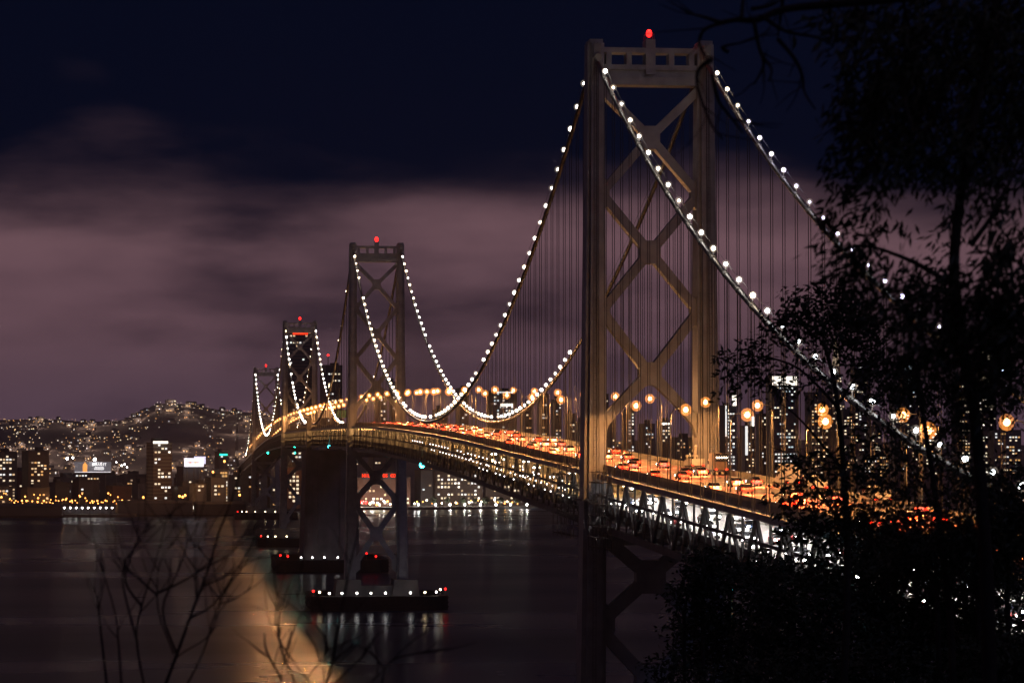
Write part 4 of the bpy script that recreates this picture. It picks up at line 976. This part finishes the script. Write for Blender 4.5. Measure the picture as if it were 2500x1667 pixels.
# ================================================================== FOREGROUND TREES AND SHRUBS ON THE ISLAND SLOPE
def smooth_line(P, k=4):
    out = []
    for i in range(len(P)-1):
        p0, p1, p2, p3 = P[max(i-1, 0)], P[i], P[i+1], P[min(i+2, len(P)-1)]
        for j in range(k):
            t = j/k; out.append(.5*((2*p1)+(p2-p0)*t+(2*p0-5*p1+4*p2-p3)*t*t+(3*p1-p0-3*p2+p3)*t**3))
    out.append(P[-1]); return out
def branch(b, pts, d, r0, r1, rd, jit=.25, twigs=0, tl=.5, tr=.004):
    n = len(pts); base = rd.uniform(-jit, jit); tilt = rd.uniform(-jit, jit)
    P = smooth_line([at(u, v, d+base+tilt*i/max(1, n-1)+rd.uniform(-.05, .05)) for i, (u, v) in enumerate(pts)])
    m = len(P); b.tube(P, [lerp(r0, r1, i/(m-1)) for i in range(m)], 5)
    for _ in range(twigs):
        i = rd.randrange(m//4, m-1); di = (P[i+1]-P[i]).normalized(); sd = (RT*rd.choice((-1, 1))*rd.uniform(.4, .9)+FW*rd.uniform(-.5, .5)+UP*rd.uniform(-.1, .5)); dr = (di+sd*.8).normalized()
        ln = tl*rd.uniform(.4, 1); q1 = P[i]; Q = [q1]
        for _k in range(4): dr = (dr+Vector((rd.uniform(-.25, .25), rd.uniform(-.25, .25), rd.uniform(-.1, .3)))).normalized(); Q.append(Q[-1]+dr*ln/4)
        b.tube(Q, [tr, tr*.9, tr*.75, tr*.6, tr*.35], 4)
def root_to_ground(b, u, v, d, r):
    p = at(u, v, d); g = island_z(p.x, p.y); b.tube([(p.x+.1, p.y, g-.3), (p.x+.05, p.y, lerp(g, p.z, .5)), tuple(p)], [r*1.7, r*1.25, r], 6); return Vector((p.x, p.y, g))
def cropmap(ox, oy, s): return lambda L_: [(ox+a*s, oy+c*s) for a, c in L_]
def shrub(label, root, d, lines, twigs, seed, r=.014, tl=.45):
    rd = random.Random(seed); b = MB(); base = root_to_ground(b, root[0], root[1], d, r*1.5)
    T = thing('bare_shrub', label, 'shrub'); st_ = b.build('stem', M['twig'], T, True)
    for i, ln in enumerate(lines):
        bb = MB(); w = 1 if i == 0 else rd.uniform(.45, .75); branch(bb, ln, d, r*w, r*w*.3, rd, .3, twigs, tl, .0028); bb.build('branch', M['twig'], T, True)
    return T
c1 = cropmap(150, 1250, .266)
shrub('leafless shrub with many fine branches at the lower left over the water', (392, 1720), 14, [c1(l) for l in (
 [(910, 1760), (960, 1568), (1060, 1300), (1180, 970), (1290, 680), (1370, 450), (1440, 200), (1520, 0), (1600, -230), (1665, -460)],
 [(960, 1568), (1060, 1330), (1330, 1150), (1440, 930), (1460, 700)], [(1180, 970), (1400, 840), (1600, 540), (1800, 200)],
 [(1030, 1300), (900, 950), (880, 700), (900, 480), (1000, 300), (1140, 130), (1300, 30)], [(880, 740), (1100, 640), (1350, 490), (1560, 370), (1750, 80)],
 [(780, 1700), (690, 1160), (740, 850), (850, 500), (930, 200), (970, 60)], [(740, 860), (590, 640), (640, 400), (700, 250), (850, 50)],
 [(1290, 680), (1560, 560), (1700, 430)], [(560, 1700), (520, 1160), (500, 950), (370, 480), (370, 310)], [(430, 1700), (350, 980), (330, 800), (240, 580)],
 [(1060, 1300), (930, 900), (1060, 560), (1150, 300), (1130, 60)], [(880, 760), (700, 600), (520, 420), (490, 170)], [(1240, 800), (1220, 420), (1240, 100)], [(1370, 450), (1260, 300), (1340, 60)],
 [(1090, 1700), (1300, 1280), (1420, 900), (1560, 640), (1720, 430)], [(1440, 840), (1580, 800), (1740, 690)], [(700, 1200), (620, 900), (560, 620), (600, 420), (720, 250), (700, 120)])], 4, 4, .0092, .42)
c2 = cropmap(600, 1300, .2551)
shrub('leafless shrub with arching stems at the bottom, in front of the tower fender', (795, 1720), 13, [c2(l) for l in (
 [(760, 1640), (780, 1439), (830, 1250), (880, 920), (960, 520), (1000, 300), (1060, 50), (1110, -160)], [(830, 1250), (930, 1150), (1040, 1070)], [(800, 1500), (890, 1400), (1120, 1180), (1160, 1080)],
 [(560, 1640), (480, 1439), (370, 1200), (310, 1000), (220, 830), (180, 540)], [(700, 1560), (620, 1439), (400, 1150), (320, 1000), (290, 700), (380, 380)], [(320, 980), (330, 760), (440, 420)],
 [(380, 1180), (440, 980), (520, 780), (620, 590)], [(300, 1600), (340, 1400), (360, 1200)], [(770, 1150), (760, 1000), (620, 830), (520, 700), (480, 550)], [(740, 1500), (750, 1439), (770, 1000), (775, 800)],
 [(880, 900), (800, 820), (740, 760)], [(890, 910), (960, 840), (1050, 760)], [(1080, 1640), (1200, 1439), (1330, 1300), (1540, 1080), (1780, 910), (1840, 860)], [(1330, 1300), (1200, 1150), (1040, 1060)],
 [(1300, 1439), (1400, 1220), (1700, 1140), (1960, 1100)], [(340, 1400), (200, 1130), (180, 960)], [(520, 1480), (700, 1240), (840, 1030)])], 2, 9, .0088, .32)

def leaves(b, c, rad, n, ln, rd, droop=.6, wid=.22, hollow=.15, clus=7, lean=0):
    k = max(1, n//clus)
    for _ in range(k):
        v = Vector((rd.gauss(0, 1), rd.gauss(0, 1), rd.gauss(0, 1))).normalized()*(hollow+(1-hollow)*rd.random()**.45)
        o = c+RT*v.x*rad[0]+FW*v.y*rad[2]+UP*v.z*rad[1]
        hang = (Vector((rd.uniform(-1, 1), rd.uniform(-1, 1), rd.uniform(-.6, .6)-droop*1.6))-RT*lean).normalized()
        for _j in range(clus):
            q_ = o+hang*rd.uniform(-1.2, 1.2)*ln*1.3+Vector((rd.uniform(-1, 1), rd.uniform(-1, 1), rd.uniform(-1, 1)))*ln*.55
            a = (hang+Vector((rd.uniform(-.9, .9), rd.uniform(-.9, .9), rd.uniform(-.7, .7)))).normalized()*ln*rd.uniform(.6, 1.1)
            e = a.cross(Vector((rd.uniform(-1, 1), rd.uniform(-1, 1), rd.uniform(-1, 1)))).normalized()*ln*wid*.5
            i = len(b.v); b.v += [tuple(q_), tuple(q_+a*.45+e), tuple(q_+a), tuple(q_+a*.45-e)]; b.f.append((i, i+1, i+2, i+3))
def rawmesh(b, name, m):
    me = bpy.data.meshes.new(name); me.from_pydata(b.v, [], b.f); me.materials.append(m); return me
def tree(name, label, d, root, trunk, limbs, clumps, ln, seed, m='leaf', droop=.6, r=.3, dens=1, spread=1.0, depthj=2.0, wid=.24, twig=0):
    rd = random.Random(seed); T = thing(name, label, 'tree')
    tb = MB(); root_to_ground(tb, root[0], root[1], d, r); branch(tb, [root]+trunk, d, r, r*.45, rd, .05); tb.build('trunk', M['bark'], T, True)
    for ln_ in limbs: lb = MB(); branch(lb, ln_, d, r*.42, r*.08, rd, depthj*.3, twig, 1.0, .012); lb.build('limb', M['bark'], T, True)
    cb = MB(); px = FPX/d
    for (u, v, ru, rv, dn) in clumps:
        c = at(u, v, d+rd.uniform(-1, 1)*depthj); rad = (ru/px*spread, rv/px*spread, min(ru, rv)/px)
        area = 3.14*rad[0]*rad[1]; leaves(cb, c, rad, int(dens*dn*area/(ln*ln*wid*.5)*.9), ln, rd, droop, wid, lean=.9 if droop > 1 else 0, clus=16 if droop > 1 else 7)
    put('crown', rawmesh(cb, 'crown', M[m]), T); return T
tree('eucalyptus_tree', 'tall dark eucalyptus with drooping foliage filling the upper right corner', 16, (2420, 1760), [(2410, 1400), (2380, 1000), (2330, 700), (2360, 380), (2420, 100), (2440, -120)],
     [[(2330, 700), (2230, 640), (2110, 600), (2040, 620)], [(2350, 450), (2220, 360), (2080, 300), (2010, 330)], [(2400, 200), (2250, 90), (2080, 40)], [(2380, 900), (2300, 820), (2200, 800)], [(2370, 600), (2440, 500), (2490, 380)], [(2250, 250), (2380, 140), (2490, 60)]],
     [(2170, 120, 150, 110, .8), (2330, 90, 150, 130, .9), (2450, 250, 110, 260, 1.2), (2230, 260, 140, 130, 1.2), (2110, 250, 80, 90, .8), (2130, 390, 90, 100, 1.1), (2290, 390, 140, 80, 1.0), (2430, 470, 80, 80, .5), (2050, 490, 40, 70, .5), (2140, 560, 60, 50, .7), (2090, 640, 70, 60, 1.2),
      (2230, 600, 50, 50, .25), (2330, 560, 50, 70, .35), (2350, 720, 100, 60, .9), (2460, 720, 90, 170, 1.5), (2230, 740, 120, 80, 1.2), (2140, 730, 60, 70, .9), (2400, 880, 130, 120, 1.2), (2280, 850, 120, 90, 1.1), (2020, 560, 40, 60, .6), (2450, 20, 120, 90, .9), (2050, 60, 90, 50, .25)], .085, 31, 'leaf', 1.1, .045, 3.6, depthj=1.1)
tree('bay_tree', 'rounded dark tree crown right of the nearest tower, under the sloping cable', 40, (2060, 1700), [(2070, 1400), (2060, 1150), (2040, 950), (2010, 830)],
     [[(2070, 1300), (2000, 1200), (1935, 1115), (1880, 1090)], [(2050, 1000), (1950, 900), (1850, 870), (1790, 880)], [(2050, 980), (2120, 880), (2180, 830)], [(2060, 1150), (1960, 1030), (1900, 980)]],
     [(2005, 760, 110, 70, 1.1), (1920, 800, 80, 45, .4), (2080, 800, 100, 80, 1.1), (1850, 860, 60, 45, .5), (1790, 890, 50, 40, .7), (1960, 870, 110, 60, .22), (2090, 870, 80, 50, .6), (1860, 930, 70, 45, .45), (1790, 940, 40, 40, .4), (1980, 950, 90, 50, .25), (2150, 920, 70, 70, .8), (2120, 1030, 60, 60, .2),
      (1970, 1150, 70, 60, .45), (1930, 1230, 70, 50, .6), (2030, 1170, 70, 60, .5), (2100, 1130, 60, 70, .5), (2080, 1260, 90, 60, .8), (2170, 1100, 60, 60, .5), (1990, 1290, 90, 50, .9)], .125, 32, 'leaf2', .3, .06, 3.6, depthj=2, wid=.34)
tree('island_tree', 'dense dark tree at the right edge with city lights showing through its gaps', 30, (2330, 1740), [(2320, 1500), (2290, 1250), (2260, 1050), (2240, 920)],
     [[(2290, 1250), (2200, 1100), (2160, 1020)], [(2270, 1100), (2380, 980), (2470, 900)], [(2300, 1350), (2420, 1200), (2490, 1130)]],
     [(2200, 930, 70, 70, .9), (2290, 960, 60, 90, .8), (2350, 1040, 80, 70, .45), (2450, 930, 70, 100, .9), (2230, 1080, 70, 70, .2), (2310, 1140, 70, 60, .5), (2180, 1190, 70, 60, .6), (2260, 1220, 80, 50, .55), (2380, 1180, 60, 60, .9), (2470, 1240, 60, 130, 1.1), (2330, 1290, 90, 50, .8), (2180, 1290, 90, 60, 1.0), (2420, 1330, 110, 80, 1.2), (2240, 1360, 120, 70, 1.2)], .105, 33, 'leaf', .55, .045, 3.8, depthj=1.6)
def bush(label, d, clumps, ln, seed, dens=3.0):
    rd = random.Random(seed); T = thing('island_bush', label, 'bush'); px = FPX/d; cb = MB()
    for i, (u, v, ru, rv, dn) in enumerate(clumps):
        c = at(u, v, d+rd.uniform(-1, 1)*3); rad = (ru/px, rv/px, min(ru, rv)/px); leaves(cb, c, rad, int(dens*dn*3.14*rad[0]*rad[1]/(ln*ln*.34*.5)*.9), ln, rd, .1, .34, .1)
        sb_ = MB(); g = island_z(c.x, c.y); sb_.tube([(c.x, c.y, min(g, c.z-rad[1])-.5), (c.x+.2, c.y+.1, c.z-rad[1]*.3), (c.x, c.y, c.z+rad[1]*.5)], [.08, .06, .03], 6); sb_.build('stem', M['bark'], T, True)
    put('foliage', rawmesh(cb, 'foliage', M['leaf2']), T)
bush('dark bushy mass below the bridge truss, right of the nearest tower foot', 92, [(1725, 1400, 80, 70, 1.2), (1680, 1480, 70, 70, 1.0), (1790, 1460, 110, 100, 1.2), (1720, 1570, 110, 90, 1.1), (1860, 1400, 80, 60, 1.0), (1650, 1640, 80, 60, .9), (1820, 1590, 120, 90, 1.2)], .24, 41)
bush('dark bushes filling the bottom right corner under the trees', 70, [(1950, 1440, 120, 90, 1.2), (2080, 1410, 120, 100, 1.2), (1930, 1560, 140, 110, 1.3), (2080, 1560, 150, 120, 1.3), (2240, 1500, 160, 120, 1.3), (2400, 1480, 150, 130, 1.3), (2300, 1620, 220, 90, 1.3), (2050, 1660, 250, 80, 1.2), (2460, 1620, 120, 90, 1.3), (2200, 1375, 130, 80, 1.4), (2400, 1360, 130, 90, 1.4), (2300, 1310, 110, 60, 1.2), (2470, 1270, 60, 90, 1.2), (2130, 1330, 80, 60, 1.0), (1850, 1660, 160, 60, 1.2)], .20, 42)
# overhanging bare limb, top right
rd = random.Random(8); T = thing('overhanging_limb', 'thin leafless twigs hanging into the top right beside the tower top', 'tree')
c3 = cropmap(1650, 0, .3827)
for i, l in enumerate(([(2300, -160), (1900, -80), (1400, -10), (1100, 20), (700, 60), (520, 130), (380, 130), (250, 150)], [(380, 130), (200, 180), (150, 260), (180, 350), (230, 400)], [(420, 130), (430, 0), (460, -80)], [(690, -60), (670, 100), (650, 240)], [(500, 140), (540, 330), (610, 440), (590, 520)],
                       [(650, 250), (760, 380), (810, 500), (820, 590), (890, 700)], [(300, 150), (180, 110), (90, 90)], [(230, 380), (150, 440), (140, 560), (220, 780), (300, 890)], [(230, 480), (270, 640), (360, 760), (430, 850)], [(1440, -40), (1480, 140), (1520, 230)], [(560, 110), (700, 200), (900, 240), (1010, 300)],
                       [(1000, -20), (980, 80), (1000, 170)], [(480, 60), (620, 30), (700, -40)], [(540, 330), (560, 420), (500, 540)], [(1460, 640), (1500, 800), (1600, 930)], [(330, 330), (300, 300), (440, 270)])):
    bb = MB(); branch(bb, c3(l), 13, .030 if i == 0 else .011, .009 if i == 0 else .004, rd, .2, 4, .3, .0034); bb.build('limb' if i == 0 else 'twig', M['twig'], T, True)
tb = MB(); p = at(1650+2300*.3827, -60, 13); g = island_z(p.x-1, p.y-1); tb.tube([(p.x-.6, p.y-.8, g-.4), (p.x-.3, p.y-.4, lerp(g, p.z, .5)), tuple(p), tuple(p+Vector((.3, 0, 2)))], [.12, .09, .04, .02], 8); tb.build('trunk', M['bark'], T, True)
lf = MB()
for (a, c) in ((1000, 60), (985, 120), (1080, 40), (1140, 50), (1160, 100), (960, 170), (1100, 90), (1420, 60), (1490, 180), (1050, 300)):
    leaves(lf, at(1650+a*.3827, c*.3827, 13), (.03, .06, .05), 7, .09, rd, 1.4, .25)
struct(put('leaf_tufts', rawmesh(lf, 'leaf_tufts', M['leaf']), T), 'stuff')
# green signal on the island shore
p = at(1786.7, 1433, 330); g = max(0, island_z(p.x, p.y)); T = thing('navigation_lamp', 'cyan green signal lamp among the dark bushes below the truss', 'navigation lamp', tuple(p))
MB().tube([(0, 0, 0), (0, 0, g-p.z-.5)], .1, 6).build('post', M['pole'], T); put('lens', _sph(.34, M['e_cyan']), T); bulb(T, (-.3, .6, .3), (.1, 1, .9), 300, .2)

# ================================================================== HAZE
hzm = bpy.data.materials.new('thin_night_haze'); hzm.use_nodes = True; t = hzm.node_tree; t.nodes.clear()
pv = t.nodes.new('ShaderNodeVolumePrincipled'); pv.inputs['Color'].default_value = (.72, .68, .9, 1); pv.inputs['Density'].default_value = .000035; pv.inputs['Anisotropy'].default_value = .2
om = t.nodes.new('ShaderNodeOutputMaterial'); t.links.new(pv.outputs[0], om.inputs['Volume'])
HAZE = True
if HAZE: struct(MB().box((4200, -800, 150), (10400, 16000, 330)).build('haze', hzm), 'stuff')
